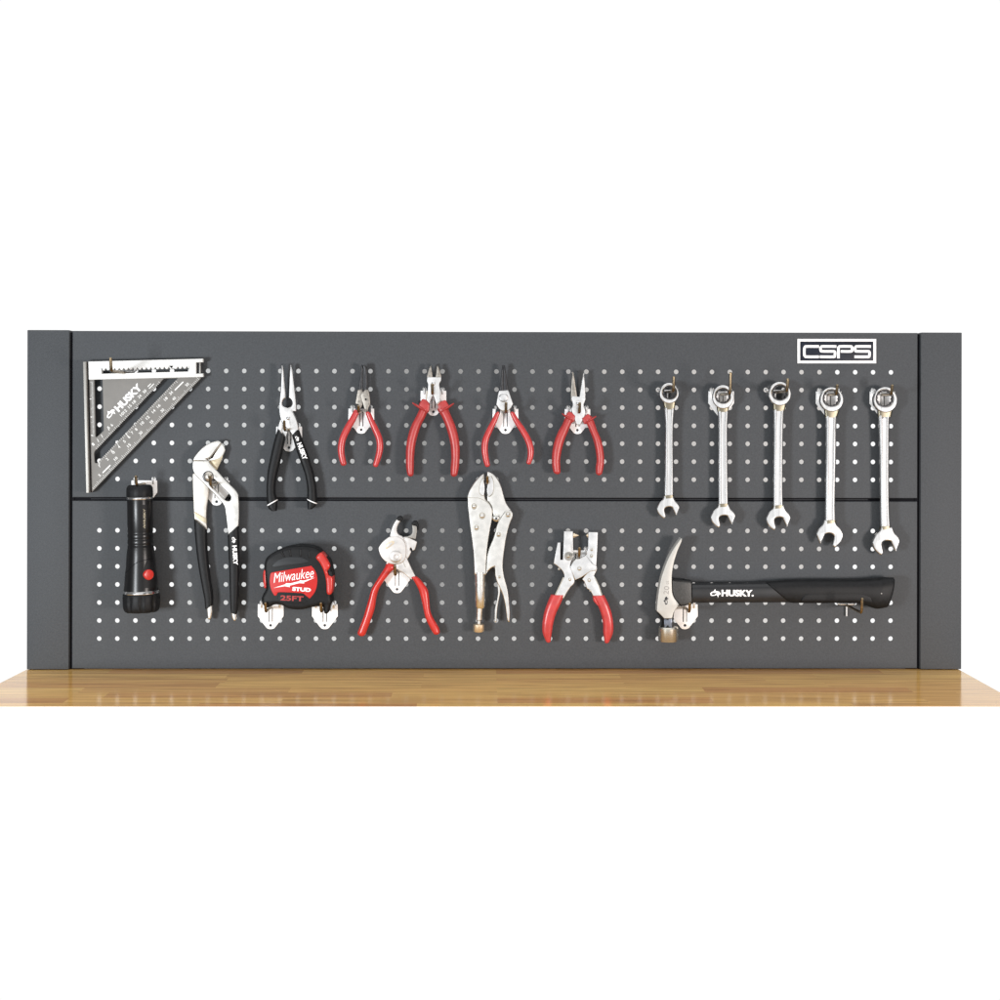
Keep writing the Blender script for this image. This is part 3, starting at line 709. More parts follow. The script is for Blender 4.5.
def diagonal_cutters():
    t = thing('diagonal_cutters', 'short nosed diagonal cutters with thick flanged red handles', 'pliers', P(433, 478, 10))
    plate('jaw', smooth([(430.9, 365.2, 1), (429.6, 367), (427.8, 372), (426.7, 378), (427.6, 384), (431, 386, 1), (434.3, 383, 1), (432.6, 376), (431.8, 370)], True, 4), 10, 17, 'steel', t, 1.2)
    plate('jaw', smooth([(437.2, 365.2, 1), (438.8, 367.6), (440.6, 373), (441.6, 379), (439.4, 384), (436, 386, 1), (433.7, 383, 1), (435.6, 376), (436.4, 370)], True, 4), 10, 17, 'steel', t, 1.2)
    plate('head', smooth([(427.0, 377.0, 1), (441.4, 377.2, 1), (441.0, 381), (439.4, 384), (440.4, 391), (440.4, 401, 1), (436.2, 405, 1), (434, 397), (432, 397), (429.4, 404, 1), (426.2, 400, 1), (427.4, 391), (427.8, 384), (426.8, 381)], True, 4), 11, 19, 'steelw', t, 1.0)
    plate('shank', [(426.4, 391), (431.0, 391.4), (429.0, 404), (425.6, 402)], 11, 18.0, 'gold', t, .8)
    plate('shank', [(436.8, 391.6), (440.4, 391), (440.6, 403), (437.4, 405)], 11, 18.0, 'gold', t, .8)
    disc('pivot', 433.4, 383.4, 2.6, 16, 20, 'steelw', t, .6)
    for L_, R_, tip, inn, cl in (([(419.5, 409), (416.2, 416), (411.5, 425), (408.2, 435), (406.2, 446), (405.8, 458), (406.0, 467), (407.2, 474)], [(428.2, 410), (425.4, 417), (421.2, 425), (417.8, 435), (415.3, 446), (414.2, 458), (414.0, 467), (413.6, 474)], (412.6, 403.0), (427.4, 412.2), [(421.8, 399.6), (425.6, 399.8), (429.6, 404.0, 1), (428.4, 412), (423, 412), (418.6, 406.5)]),
                                 ([(437.8, 411), (441.8, 417), (445.5, 426), (448.6, 436), (450.6, 446), (451.2, 458), (450.6, 467), (450.6, 474)], [(448.0, 408), (451.3, 416), (455.5, 426), (458.2, 436), (459.6, 446), (459.6, 458), (459.0, 467), (457.6, 474)], (453.7, 403.6), (440.6, 412.4), [(437.6, 404.6, 1), (440.6, 401.6), (445.2, 400.2), (447.4, 403), (449.4, 407.5), (444, 412), (439.6, 412.5)])):
        g = limb('grip', L_, R_, 15, 14, 'redg', t, kind=2.15)
        plate('collar', smooth(cl, True, 4), 9, 21, 'redg', g, 2)
        dx, dy = inn[0]-tip[0], inn[1]-tip[1]; l = math.hypot(dx, dy); nx, ny = -dy/l*1.5, dx/l*1.5
        mid = ((tip[0]+inn[0])/2, (tip[1]+inn[1])/2)
        limb('flange', [(tip[0]+nx*.5, tip[1]+ny*.5), (mid[0]+nx, mid[1]+ny), (inn[0]+nx*.7, inn[1]+ny*.7)], [(tip[0]-nx*.5, tip[1]-ny*.5), (mid[0]-nx, mid[1]-ny), (inn[0]-nx*.7, inn[1]-ny*.7)], 15, [10, 19, 16], 'redg', g, kind=2.2)
diagonal_cutters()

def ring_pliers_straight():
    t = thing('ring_pliers', 'slim red handled ring pliers with a bright head and straight black tips', 'pliers', P(505, 466, 10))
    plate('tip', smooth([(502.2, 365.2, 1), (503.3, 365.4, 1), (503.6, 378), (503.6, 392.5, 1), (499.4, 392.5, 1), (500.6, 380)], True, 4), 11, 17, 'dsteel', t, 1.4)
    plate('tip', smooth([(503.7, 365.0, 1), (504.9, 365.8, 1), (506.8, 378), (508.8, 392.5, 1), (504.0, 392.5, 1), (503.8, 378)], True, 4), 11, 17, 'dsteel', t, 1.4)
    plate('head', smooth([(498.6, 391.6), (500.4, 390.8, 1), (507.6, 390.2, 1), (509.0, 391.5), (511.0, 397), (513.2, 403.8, 1), (510.6, 408.6), (507.6, 411, 1), (502.2, 411, 1), (499.4, 409.2), (496.2, 404.4, 1), (497.2, 398)], True, 4), 12, 19, 'steelw', t, 1.0)
    disc('pivot', 503.6, 397.6, 4.6, 17, 20, 'steelw', t, .3)
    plate('shank', [(497.0, 405.5), (500.6, 409.5), (499.6, 414), (495.4, 413)], 11, 17.6, 'dsteel', t, .8)
    plate('shank', [(509.6, 409), (513.2, 405.5), (514.4, 412), (511.0, 414)], 11, 17.6, 'dsteel', t, .8)
    limb('handle', *path_edges([(498.0, 412.5, 4.4), (494.2, 421, 5.6), (489.2, 431, 6.1), (485.6, 440, 6.5), (484.7, 449, 6.5), (485.7, 458, 6.1), (487.4, 465, 5.4)]), 15, None, 'red', t, kind=2.1)
    limb('handle', *path_edges([(512.0, 412.5, 4.4), (516.4, 421, 5.6), (522.4, 430, 6.1), (528.0, 440, 6.5), (530.6, 449, 6.4), (530.4, 456.5, 5.8), (528.8, 462.6, 5.0)]), 15, None, 'red', t, kind=2.1)
ring_pliers_straight()

def combination_pliers():
    t = thing('combination_pliers', 'red handled pliers with flanged grips and long open tapering jaws', 'pliers', P(579, 475, 10))
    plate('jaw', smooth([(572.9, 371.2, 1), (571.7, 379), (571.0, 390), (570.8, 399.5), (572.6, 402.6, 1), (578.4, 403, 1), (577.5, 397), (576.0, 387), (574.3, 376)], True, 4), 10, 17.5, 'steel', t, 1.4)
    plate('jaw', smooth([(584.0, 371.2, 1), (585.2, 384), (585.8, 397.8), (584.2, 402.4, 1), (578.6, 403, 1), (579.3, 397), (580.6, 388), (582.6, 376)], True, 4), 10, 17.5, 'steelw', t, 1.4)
    plate('head', smooth([(571.4, 396.6), (577.2, 396.6, 1), (579.6, 396.8, 1), (585.6, 397.6), (584.8, 401.8), (583.8, 405), (585.6, 411), (584.4, 417, 1), (580.4, 425, 1), (576.6, 425, 1), (573.2, 416, 1), (571.4, 409), (572.8, 404)], True, 4), 11, 19, 'steelw', t, 1.0)
    disc('pivot', 578.2, 403.4, 2.4, 16, 20, 'steelw', t, .6)
    for L_, R_, tip, inn, cl in (([(565.0, 417.5), (562.4, 424), (558.4, 431), (554.8, 440), (552.5, 450), (551.8, 460), (552.2, 467), (553.2, 471.5)], [(574.0, 418.5), (571.4, 424), (568.4, 431), (564.6, 440), (561.8, 450), (560.2, 460), (560.4, 467), (560.6, 471.5)], (562.2, 413.8), (573.0, 421.4), [(566.4, 415.0), (570.2, 411.6), (575.4, 416, 1), (573.8, 422), (569, 421.4)]),
                                 ([(584.2, 421.5), (586.6, 424.5), (589.6, 431), (593.2, 440), (595.5, 450), (596.5, 460), (595.6, 467), (595.8, 472.8)], [(592.8, 417.5), (594.8, 423.5), (597.4, 431), (601.2, 440), (603.4, 450), (604.2, 460), (603.6, 467), (602.4, 472.8)], (595.8, 416.4), (585.4, 423.0), [(582.0, 418.4, 1), (584.6, 416.6), (588.2, 414.0), (591.0, 417), (590, 421), (585, 424.2)])):
        g = limb('grip', L_, R_, 15, 13, 'redg', t, kind=2.15)
        plate('collar', smooth(cl, True, 4), 9, 21, 'redg', g, 2)
        dx, dy = inn[0]-tip[0], inn[1]-tip[1]; l = math.hypot(dx, dy); nx, ny = -dy/l*1.4, dx/l*1.4
        mid = ((tip[0]+inn[0])/2, (tip[1]+inn[1])/2)
        limb('flange', [(tip[0]+nx*.5, tip[1]+ny*.5), (mid[0]+nx, mid[1]+ny), (inn[0]+nx*.7, inn[1]+ny*.7)], [(tip[0]-nx*.5, tip[1]-ny*.5), (mid[0]-nx, mid[1]-ny), (inn[0]-nx*.7, inn[1]-ny*.7)], 15, [10, 18, 15], 'redg', g, kind=2.2)
combination_pliers()

# ------------------------------------------------------------------ tape measure
def tape_measure():
    t = thing('tape_measure', 'chunky black and red tape measure resting on two hooks', 'tape measure', P(298, 610, 20))
    d = 46
    body = smooth([(264.0, 566), (264.8, 560.5), (268, 556), (275, 551.8), (284, 548), (294, 546.3), (304, 546.2), (313, 547.4), (318, 549.6), (321.6, 553), (326, 557.4), (329.6, 563), (331.4, 569.6), (332.6, 577), (332.6, 588), (331.0, 596.5), (331.8, 602), (330.0, 606, 1), (328.6, 612.2), (326.6, 614), (324.0, 613.6), (323.0, 607.6, 1), (318, 606.8), (311, 607.8), (304, 609.6), (295, 610.0), (287, 608.6), (281, 605.6), (274, 605.2), (268, 608), (263.4, 606.6), (261.2, 601), (262.0, 596), (265.2, 590), (265.8, 587), (264.6, 578), (264.0, 571)], True, 4)
    plate('case', body, 8, d, 'black', t, 5.5)
    plate('side_insert', smooth([(263.2, 571.4), (266.0, 570.0), (266.4, 579), (266.2, 588.2), (264.0, 587.4), (262.8, 580)], True, 4), 10, d-2, 'redb', t, 3)
    plate('face_label', smooth([(270.4, 574.2), (272.2, 572.4, 1), (311.2, 565.8, 1), (315.0, 570.4), (317.1, 577), (317.0, 585), (314.6, 592.5), (309.6, 598.7, 1), (304.2, 594.3, 1), (301.4, 593.2), (281.0, 592.2), (277.6, 592.8, 1), (276.3, 595.4), (274.3, 595.6, 1), (271.2, 590), (269.6, 582)], True, 4), d-3, d+.6, 'redp', t, .5)
    plate('length_plate', smooth([(279.4, 594.0, 1), (301, 594.8, 1), (306.5, 599.4), (304, 603.4), (281, 602.6), (277.6, 598)], True, 3), d-3, d+.4, 'black', t, .4)
    plate('thumb_recess', smooth([(272.4, 565.6), (277.6, 560.6), (285, 557.8), (293, 557.0), (302, 558.0), (308.6, 561.6), (301, 563.6), (286, 565.6), (275, 567.4)], True, 4), d-3, d+.35, 'charc', t, .4)
    ridges = bmesh.new()
    for x0, y0, x1, y1 in ((281.4, 551.4, 284.0, 556.2), (289.4, 549.8, 290.8, 555.6), (300.4, 549.6, 300.8, 555.6), (309, 551.4, 309.4, 557)):
        limb_bm([(x0-1.3, y0), (x1-1.3, y1)], [(x0+1.3, y0), (x1+1.3, y1)], d-.4, 2.4, kind=2.2, sub=3, bm=ridges)
    build('grip_ridges', ridges, 'black', t)
    b = plate('lock_button', smooth([(315.6, 557.6), (320.8, 552.6), (325.8, 557.6), (329.9, 565.6), (327.4, 571.2, 1), (328.8, 575.2, 1), (332.6, 577.0), (332.7, 588), (331.3, 594), (328.2, 595.0), (326.4, 592.6), (325.8, 582), (323.6, 572), (319.8, 563.8)], True, 4), 20, d+2.4, 'redb', t, 3.2)
    plate('button_notch', smooth([(328.6, 571.4), (331.6, 571.8), (332.2, 576.6), (329.4, 575.4)], True, 3), 20, d+2, 'black', t, .8)
    plate('end_hook', smooth([(330.4, 602), (333.4, 602.4), (336.0, 606), (333.5, 605.2), (332.0, 608.5), (330.8, 612), (329.6, 606)], True, 3), 26, 30, 'wire', t, .6)
    # lettering
    text('lettering', 'Milwaukee', 293.4, 575.4, 41, 9.6, 8, d+.6, 'white', t, shear=.38)
    plate('lightning_bolt', [(273.4, 588.0), (286.0, 584.0), (285.4, 583.2), (290.6, 583.3), (299.8, 581.0), (299.4, 580.2), (303.6, 580.6), (315.0, 577.6), (303.8, 582.5), (304.4, 583.5), (299.6, 583.1), (289.6, 585.6), (289.8, 587.2), (284.8, 586.2)], d, d+.85, 'white', t, .02)
    text('lettering', 'STUD', 301.6, 589.4, 18.6, 4.0, -4, d+.6, 'white', t, bold=.055)
    text('lettering', '25FT', 292.0, 598.3, 23, 5.2, -2.5, d+.45, 'redt', t, bold=.03)
tape_measure()

# ------------------------------------------------------------------ cutter with black jaw tips
def strap_cutter():
    t = thing('ring_cutter', 'cutter pliers with round bright cheek, black jaw tips and long red handles', 'pliers', P(398, 638, 10))
    plate('rear_jaw', smooth([(404, 536.6, 1), (408.0, 536.4), (411.6, 534.0), (412.4, 530), (412.0, 524.8, 1), (416.7, 526.2, 1), (416.9, 531), (415.6, 539.2, 1)], True, 4), 10, 17, 'alus', t, 1.0)
    plate('rear_plate', smooth([(401, 538.0, 1), (407, 536.9), (416.9, 541.6, 1), (416.9, 543.0, 1), (415.0, 549.6, 1), (412.8, 550.8), (412.0, 549.0), (410.6, 547.8), (409.8, 549.8), (411.2, 551.6), (409.6, 555.6), (407.6, 558.8), (405, 560, 1)], True, 3), 9, 16, 'nickelc', t, .9)
    plate('front_jaw', smooth([(396.6, 519.2, 1), (400.9, 520.2, 1), (399.9, 522), (397.5, 526), (396.8, 530.8), (398.6, 534.4), (402, 536.4), (404.5, 539, 1), (398, 543), (389.6, 538, 1), (390.6, 532), (393.2, 524.6)], True, 4), 11, 18, 'nickelc', t, 1.0)
    plate('jaw_cap', smooth([(396.9, 520.0), (397.6, 517.0), (400.3, 516.0), (402.4, 517.4), (402.5, 520.4), (401, 521.4)], True, 4), 10, 19, 'black', t, 1.4)
    plate('jaw_cap', smooth([(411.7, 524.6), (412.8, 521.6), (416.0, 520.9), (418.4, 524.4), (418.7, 530), (417, 530.4), (416.6, 526.4)], True, 4), 9, 18, 'black', t, 1.4)
    lever = plate('lever', smooth([(403.0, 553.0, 1), (406.6, 557.4), (410, 565), (415.8, 577.0, 1), (411.2, 579.8, 1), (405, 574.6), (398.6, 570.4), (392.6, 566.8, 1), (399, 562)], True, 4), 9, 17, 'nickelc', t, 1.0)
    cheek = plate('cheek', smooth([(378.3, 549.4), (379.6, 545.6), (383.2, 541.2), (389, 537.0), (395, 536.3), (400.6, 537.8), (404.4, 541.6), (405.8, 547), (406.0, 555), (404.4, 560), (401, 563.2), (396, 564.6), (390, 563.8), (385, 561.2), (380.8, 556.4)], True, 4), 11, 20, 'nickelc', t, 1.0)
    disc('pivot', 395.6, 556.6, 6.2, 18, 22, 'nickelc', t, .25)
    disc('rivet', 395.8, 556.8, 2.6, 20, 24, 'nickelc', t, .3, dish=True)
    sl = smooth([(384.4, 546.4), (385.4, 544.4), (391.6, 541.0), (393.8, 541.2), (394.0, 543.4), (388.0, 548.4), (385.6, 548.8)], True, 4)
    plate('slot_rim', sl, 19, 20.5, 'gold', t, .3)
    plate('slot_insert', [((x-389.2)*.62+389.2, (y-545)*.62+545) for x, y in sl], 19, 20.9, 'nickelc', t, .3)
    plate('shank', [(386.0, 563.2), (388.2, 561.0), (394.0, 566.6), (391.6, 570.6)], 9, 17, 'nickelc', t, .8)
    plate('mark', stroke([(402.4, 560.2), (405.6, 567.4)], .8), 16, 17.2, 'rivet', t, .05)
    limb('handle', [(386.0, 564.0), (384.3, 568), (377.4, 579), (371.6, 589), (369.0, 598), (366.0, 608), (363.0, 618), (357.6, 632)], [(394.6, 568.6), (392.8, 570.4), (384.8, 580), (379.0, 589), (376.4, 598.6), (374.8, 608.6), (371.4, 619), (365.8, 634)], 14, [11, 12, 12, 11, 11, 11, 11, 11], 'redb', t, kind=2.1)
    limb('handle', [(411.6, 578.6), (413.6, 580.4), (418.6, 590), (421.4, 600), (423.6, 610), (425.6, 618.5), (430.6, 629), (433.0, 633)], [(416.8, 576.4), (420.6, 579.6), (427.6, 589.4), (429.3, 600), (430.2, 610), (432.8, 617), (438.6, 627), (439.8, 631)], 14, 11, 'redb', t, kind=2.1)
strap_cutter()

# ------------------------------------------------------------------ locking pliers
def locking_pliers():
    t = thing('locking_pliers', 'nickel plated locking pliers with knurled adjusting screw at the bottom', 'pliers', P(480, 632, 10))
    plate('fixed_body', smooth([(467.3, 495.8, 1), (470, 488.8), (475, 481.4), (480, 476.2), (484.0, 473.4, 1), (484.4, 480), (484.0, 488), (484.8, 497), (486.8, 500.8), (490.4, 505), (492.4, 510), (492.0, 520), (490.5, 528), (488.5, 540), (487.0, 552), (486.1, 563), (485.9, 575.0, 1), (474.4, 575.0, 1), (473.3, 553), (471.3, 537), (469.2, 521), (467.6, 506)], True, 4), 8, 20, 'nickel', t, 1.6)
    plate('movable_jaw', smooth([(487.0, 471.9, 1), (489.6, 472.3), (494, 474.8), (498.4, 480), (501.5, 487), (503.8, 495.5), (506.4, 503), (511.8, 511), (512.9, 514), (509, 518), (501, 522, 1), (497.4, 521), (493.2, 515), (492.3, 508), (489.4, 503), (487.0, 499.6), (487.4, 488)], True, 4), 9, 18, 'nickel', t, 1.4)
    for c in ([(483.6, 477.5), (481.0, 482), (479.4, 489), (480.4, 494), (483.6, 496.2)], [(490.4, 475.5), (493.0, 480), (493.6, 488), (492.0, 494), (488.4, 497)]):
        plate('jaw_insert', smooth([(c[0][0], c[0][1], 1)] + c[1:-1] + [(c[-1][0], c[-1][1], 1), (c[-1][0]+(1.2 if c[0][0] < 486 else -1.6), 489)], True, 4), 17, 20.7, 'steelw', t, .5)
    for pts in ([(484.0, 476.5), (481.4, 480), (479.3, 487), (479.3, 492), (481.0, 495.3), (484.2, 496.0)], [(491.6, 475.6), (493.4, 481), (493.9, 488), (492.6, 494), (489.4, 497.0)], [(467.4, 497.2), (471, 497.8), (479, 498.2), (486, 501.6), (490.6, 506)]):
        plate('joint_line', stroke(smooth(pts, False, 4), .55), 16, 20.4, 'rivet', t, .05)
    plate('jaw_throat', smooth([(484.0, 474.4), (487.2, 474.0), (487.6, 488), (487.4, 503), (485.4, 503), (484.4, 488)], True, 3), 9, 11, 'dsteel', t, .3)  # dark plate stands in for shade in the gap between the jaws
    plate('lever', smooth([(504.4, 512.0), (508.2, 509.8), (512.4, 512), (512.9, 516), (510.6, 522), (508.6, 528), (506.5, 537), (504.5, 549), (503.2, 560), (502.9, 568), (504.6, 578), (507.8, 590), (509.4, 605), (510.0, 615), (509.3, 622.4, 1), (507.2, 620), (505.6, 608), (503.4, 597), (499.8, 588), (497.0, 582), (495.2, 575), (494.7, 566.6, 1), (491, 568.4), (487.6, 572), (486.0, 574.8, 1), (486.5, 565), (487.2, 556), (489.6, 547), (492.6, 540), (495.2, 532), (498.0, 522)], True, 4), 10, 21, 'nickel', t, 1.4)
    plate('release_lever', smooth([(497.2, 581.4), (500.2, 588), (500.0, 594), (498.6, 601), (497.2, 610), (496.7, 618), (496.4, 622.4), (494.6, 621.4), (494.6, 618), (494.9, 609), (497.0, 600), (498.0, 592)], True, 4), 9, 18, 'nickel', t, .8)
    disc('toggle_pin', 496.3, 518.0, 4.0, 14, 21.5, 'nickel', t, .3)
    disc('pin_hole', 496.2, 518.4, 1.0, 20, 21.8, 'slot', t, .1)
    for x, y, r in ((474.0, 506.4, 2.6), (482.2, 515.8, 3.0), (476.4, 527.8, 2.4)):
        disc('rivet_seat', x, y, r+.5, 18, 20.25, 'rivet', t, .1); disc('rivet', x, y, r-.4, 18, 21.4, 'nickel', t, .5)
    for x, y, r in ((508.0, 514.6, 2.8), (498.6, 534.6, 2.4), (499.4, 577.0, 1.2)):
        disc('rivet_seat', x, y, r+.4, 18, 21.25, 'rivet', t, .1); disc('rivet', x, y, r-.4, 18, 22.2, 'nickel', t, .5)
    # tube and screw
    d = 14; k = K(d)
    def lt(name, prof, x0, y0, x1, y1, m_, mod=None):
        a, b = P(x0, y0, d), P(x1, y1, d); H = y1-y0
        return build(name, lathe_bm(a, b, [((y-y0)/H, r*k) for y, r in prof], 40, mod), m_, t, 35)
    lt('barrel', [(572, 2), (572, 5.6), (576, 5.7), (590, 5.55), (606, 5.3), (608, 4.4), (608, 1)], 480.0, 572, 480.2, 608, 'nickel')
    lt('screw_collar', [(607, 1), (607, 3.6), (609, 3.4), (614, 3.4), (619.6, 3.3), (620.6, 2.2), (624.6, 2.2), (624.6, 1)], 479.6, 607, 478.9, 624.6, 'nickel')
    lt('adjusting_screw', [(623.6, 1), (623.6, 4.4), (624.4, 5.6), (630.6, 5.6), (631.8, 4.8), (632.2, 3), (632.2, 1)], 478.8, 623.6, 478.6, 632.2, 'gold', mod=lambda f_, an: 1 - (.04 if int(an*40/math.pi/2) % 2 else 0))
locking_pliers()

# ------------------------------------------------------------------ punch pliers
def punch_pliers():
    t = thing('punch_pliers', 'bright punch pliers with two square upright arms and curved red grips', 'pliers', P(578, 643, 10))
    plate('rear_arm', smooth(sharp([(588.2, 532.0), (598.1, 532.2), (597.5, 547), (596.4, 566)]) + [(597.0, 569.6), (594.2, 575.6, 1), (598.5, 585), (603.4, 598.5, 1), (593.4, 596.5, 1), (590.0, 590.6), (587.0, 588.8, 1), (586.2, 586.4, 1), (584.2, 581.6), (582.6, 578.6), (589, 571, 1), (592.4, 563.4, 1), (585.6, 555.8, 1), (588.0, 548, 1)], True, 3), 8, 17, 'steelw', t, .9)
    plate('front_arm', smooth(sharp([(563.8, 531.2), (573.2, 531.2), (573.3, 552.6), (574.2, 556)]) + [(571.6, 560.4), (570.2, 565.6, 1), (574.6, 578.8), (573.8, 584.0), (571.0, 586.6, 1), (567.4, 592), (563.8, 598.5, 1), (553.8, 597.5, 1), (558.6, 588), (563.4, 578.6), (564.3, 575.6), (562.4, 571), (558, 566.6), (553.5, 563.6, 1), (557.4, 542.6, 1), (560.7, 542.4, 1), (560.4, 559.8, 1), (562.9, 559.8, 1), (563.4, 546, 1)], True, 3), 9, 18, 'steelw', t, .9)
    plate('pivot_plate', smooth([(570.4, 567.2, 1), (572.8, 562.2), (576.6, 558.9), (580, 558.4), (585.8, 555.4, 1), (592.2, 563.6, 1), (597.0, 566.2, 1), (595.6, 571.2, 1), (590.4, 571.6), (581.4, 577.4), (575.2, 580.2, 1)], True, 3), 12, 20.5, 'steelw', t, .8)
    plate('shank_edge', stroke([(563.4, 577.4), (559.4, 586.4), (554.6, 596.5)], 1.0), 10, 18.4, 'rivet', t, .2)
    plate('shank_edge', stroke([(594.8, 577.5), (598.8, 586), (602.4, 596.5)], 1.0), 9, 17.4, 'rivet', t, .2)
    disc('washer', 568.6, 556.2, 4.4, 16, 18.6, 'alus', t, .15); disc('bolt_head', 568.4, 556.2, 1.9, 17, 20.4, 'rivet', t)
    for x, y, r, dd in ((579.5, 568.6, 2.4, 20.5), (591.7, 549.6, 1.6, 17), (591.4, 555.8, 1.8, 17), (570.0, 579.4, 1.8, 18), (589.2, 580.2, 2.0, 17), (559.0, 569.0, 1.2, 15), (590.4, 590.6, 1.1, 17)):
        disc('rivet_seat', x, y, r, dd-1, dd+.3, 'rivet', t, .1); disc('rivet', x, y, r*.72, dd-1, dd+1, 'steelw', t, .5)
    for x0, x1, y, s in ((572.8, 578.6, 535.4, 1), (588.6, 586.0, 535.4, -1)):
        a, b = P(x0, y, 13), P(x1, y, 13); k = K(13)
        build('punch_tip', lathe_bm(a, b, [(0, 2.5*k), (.4, 2.5*k), (.42, 1.6*k), (.7, 1.4*k), (.75, .9*k), (1, .5*k)], 20), 'gold', t)
    limb('grip', [(550.8, 594.6), (547.2, 603), (543.9, 613), (542.2, 624), (542.6, 633), (545.4, 640.2)], [(564.6, 594.8), (560.6, 604), (556.2, 613.5), (553.4, 623), (552.0, 632), (550.8, 640.4)], 13.5, [13, 15, 15, 14, 12, 9], 'red', t, kind=2.5, caps=('f', 'r'), cap=.9)
    limb('grip', [(592.4, 595.6), (597.0, 604), (600.6, 613), (602.9, 623), (603.2, 632), (604.4, 641.2)], [(604.2, 595.0), (608.6, 604), (611.6, 613), (613.3, 623), (613.0, 633), (609.4, 641.2)], 13.5, [13, 15, 15, 14, 12, 9], 'red', t, kind=2.5, caps=('f', 'r'), cap=.9)
    limb('finger_bump', [(592.6, 597.4), (593.4, 601), (596.6, 604.6)], [(595.6, 597.4), (597.4, 601), (599, 605)], 14, 11, 'red', t)
punch_pliers()

# ------------------------------------------------------------------ wrenches
JAW = [(664.2, 495.6, 1), (663.0, 499.0), (659.6, 502.4), (657.3, 507.4), (658.2, 512.2), (661.0, 516.0), (664.3, 518.4), (666.2, 516.6), (665.6, 513), (664.9, 509.6), (666.2, 507.4), (669.4, 506.5), (672.2, 507.2), (673.2, 509.0), (674.8, 512.6), (676.4, 515.6), (677.6, 513.6), (679.0, 510), (679.8, 507.0), (678.4, 503.4), (675.2, 499.8), (673.4, 495.6, 1)]
WG = 'chrome combination wrenches hanging in a row'
def wrench(label, ring, hl, neck, shank, jaw, mirror=False):
    cx, cy, rx, ry = ring; hx, hy, hr = hl
    t = thing('wrench', label, 'wrench', P(cx, jaw[1]+jaw[3], 8), WG)
    D0, D1 = 11, 21
    plate('ring_end', [circle(cx, cy, rx, ry, 40), circle(hx, hy, hr, hr, 32)], D0, D1, 'chrome', t, 1.3)
    ins = []
    n = 12
    for i in range(n*4):
        a = 2*math.pi*i/(n*4); r = hr*(.80 if i % 4 in (0, 1) else .88); ins.append((hx+r*math.cos(a), hy+r*math.sin(a)))
    plate('ratchet_ring', [circle(hx, hy, hr+.25, hr+.25, 32), ins], D0+.5, D1-1.2, 'dsteel', t, .5)
    # neck
    (nxl, nxr, ny0), (mxl, mxr, my) = neck
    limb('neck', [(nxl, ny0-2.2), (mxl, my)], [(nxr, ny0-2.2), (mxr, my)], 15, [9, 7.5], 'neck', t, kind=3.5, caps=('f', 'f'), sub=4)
    L_ = [(a, y) for a, b, y in shank]; R_ = [(b, y) for a, b, y in shank]
    limb('shank', L_, R_, 14.5, 8.5, 'chrome', t, kind='ibeam', caps=('r', 'f'), cap=.3, angle=60)
    x0, y0, w, h = jaw
    pts = []
    for p in JAW:
        u = (p[0]-657.3)/22.5; v = (p[1]-495.6)/22.8
        if mirror: u = 1-u
        pts.append((x0+u*w, y0+v*h) + tuple(p[2:]))
    if mirror: pts = pts[::-1]
    plate('open_jaw', smooth(pts, True, 4), 10.5, 19.5, 'chrome', t, 1.7)
    sx0, sx1 = shank[-1][0], shank[-1][1]; sy = shank[-1][2]
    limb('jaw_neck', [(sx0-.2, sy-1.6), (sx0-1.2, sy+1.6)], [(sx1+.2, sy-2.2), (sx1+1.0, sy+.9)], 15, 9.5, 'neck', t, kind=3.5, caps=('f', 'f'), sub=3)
wrench('smallest chrome wrench, leftmost of the row of five', (669.3, 393.3, 9.7, 10.4), (669.8, 392.6, 6.9), ((662.6, 676.0, 402.5), (664.4, 674.6, 409.5)),
       [(664.0, 674.6, 408), (664.4, 673.8, 414), (665.1, 673.1, 424), (664.9, 673.0, 440), (664.6, 673.2, 470), (664.0, 673.2, 490), (664.0, 673.2, 497)], (657.0, 496.2, 22.8, 22.3))
wrench('second wrench from the left, with a bright plate hook behind its ring', (723.2, 397.0, 10.7, 11.9), (723.0, 395.8, 7.5), ((716.4, 729.2, 407.5), (717.4, 728.4, 412)),
       [(717.4, 728.4, 411), (718.0, 728.0, 416), (718.2, 727.3, 430), (718.0, 727.6, 460), (718.0, 728.0, 495), (718.0, 728.2, 505.5)], (710.8, 504.2, 25.0, 23.6))
wrench('middle wrench of the five, with a dark empty ring opening', (780.0, 393.8, 11.2, 12.0), (780.2, 392.6, 8.0), ((772.6, 786.4, 405), (773.2, 784.6, 411)),
       [(773.0, 784.2, 409.5), (773.2, 783.6, 416), (773.2, 782.8, 440), (773.0, 782.6, 470), (772.9, 782.6, 495), (772.8, 783.2, 507)], (766.4, 505.2, 24.6, 25.0))
wrench('fourth wrench from the left, its open jaw turned the other way', (831.9, 399.6, 11.8, 12.3), (831.8, 398.2, 8.5), ((824.0, 839.6, 411.5), (825.0, 837.0, 417.5)),
       [(825.0, 836.8, 416), (825.4, 836.2, 424), (825.4, 836.0, 450), (825.0, 835.4, 480), (824.8, 835.0, 505), (824.6, 835.4, 522)], (816.8, 520.4, 26.6, 27.0), True)
wrench('largest chrome wrench, rightmost of the row of five', (885.6, 399.8, 12.0, 12.8), (885.0, 398.4, 8.7), ((877.2, 892.6, 412), (877.8, 891.0, 417)),
       [(877.6, 890.0, 415.5), (878.2, 889.2, 424), (879.0, 888.8, 450), (879.4, 888.6, 480), (879.8, 889.0, 510), (880.2, 890.0, 528)], (872.8, 527.2, 27.4, 28.0))

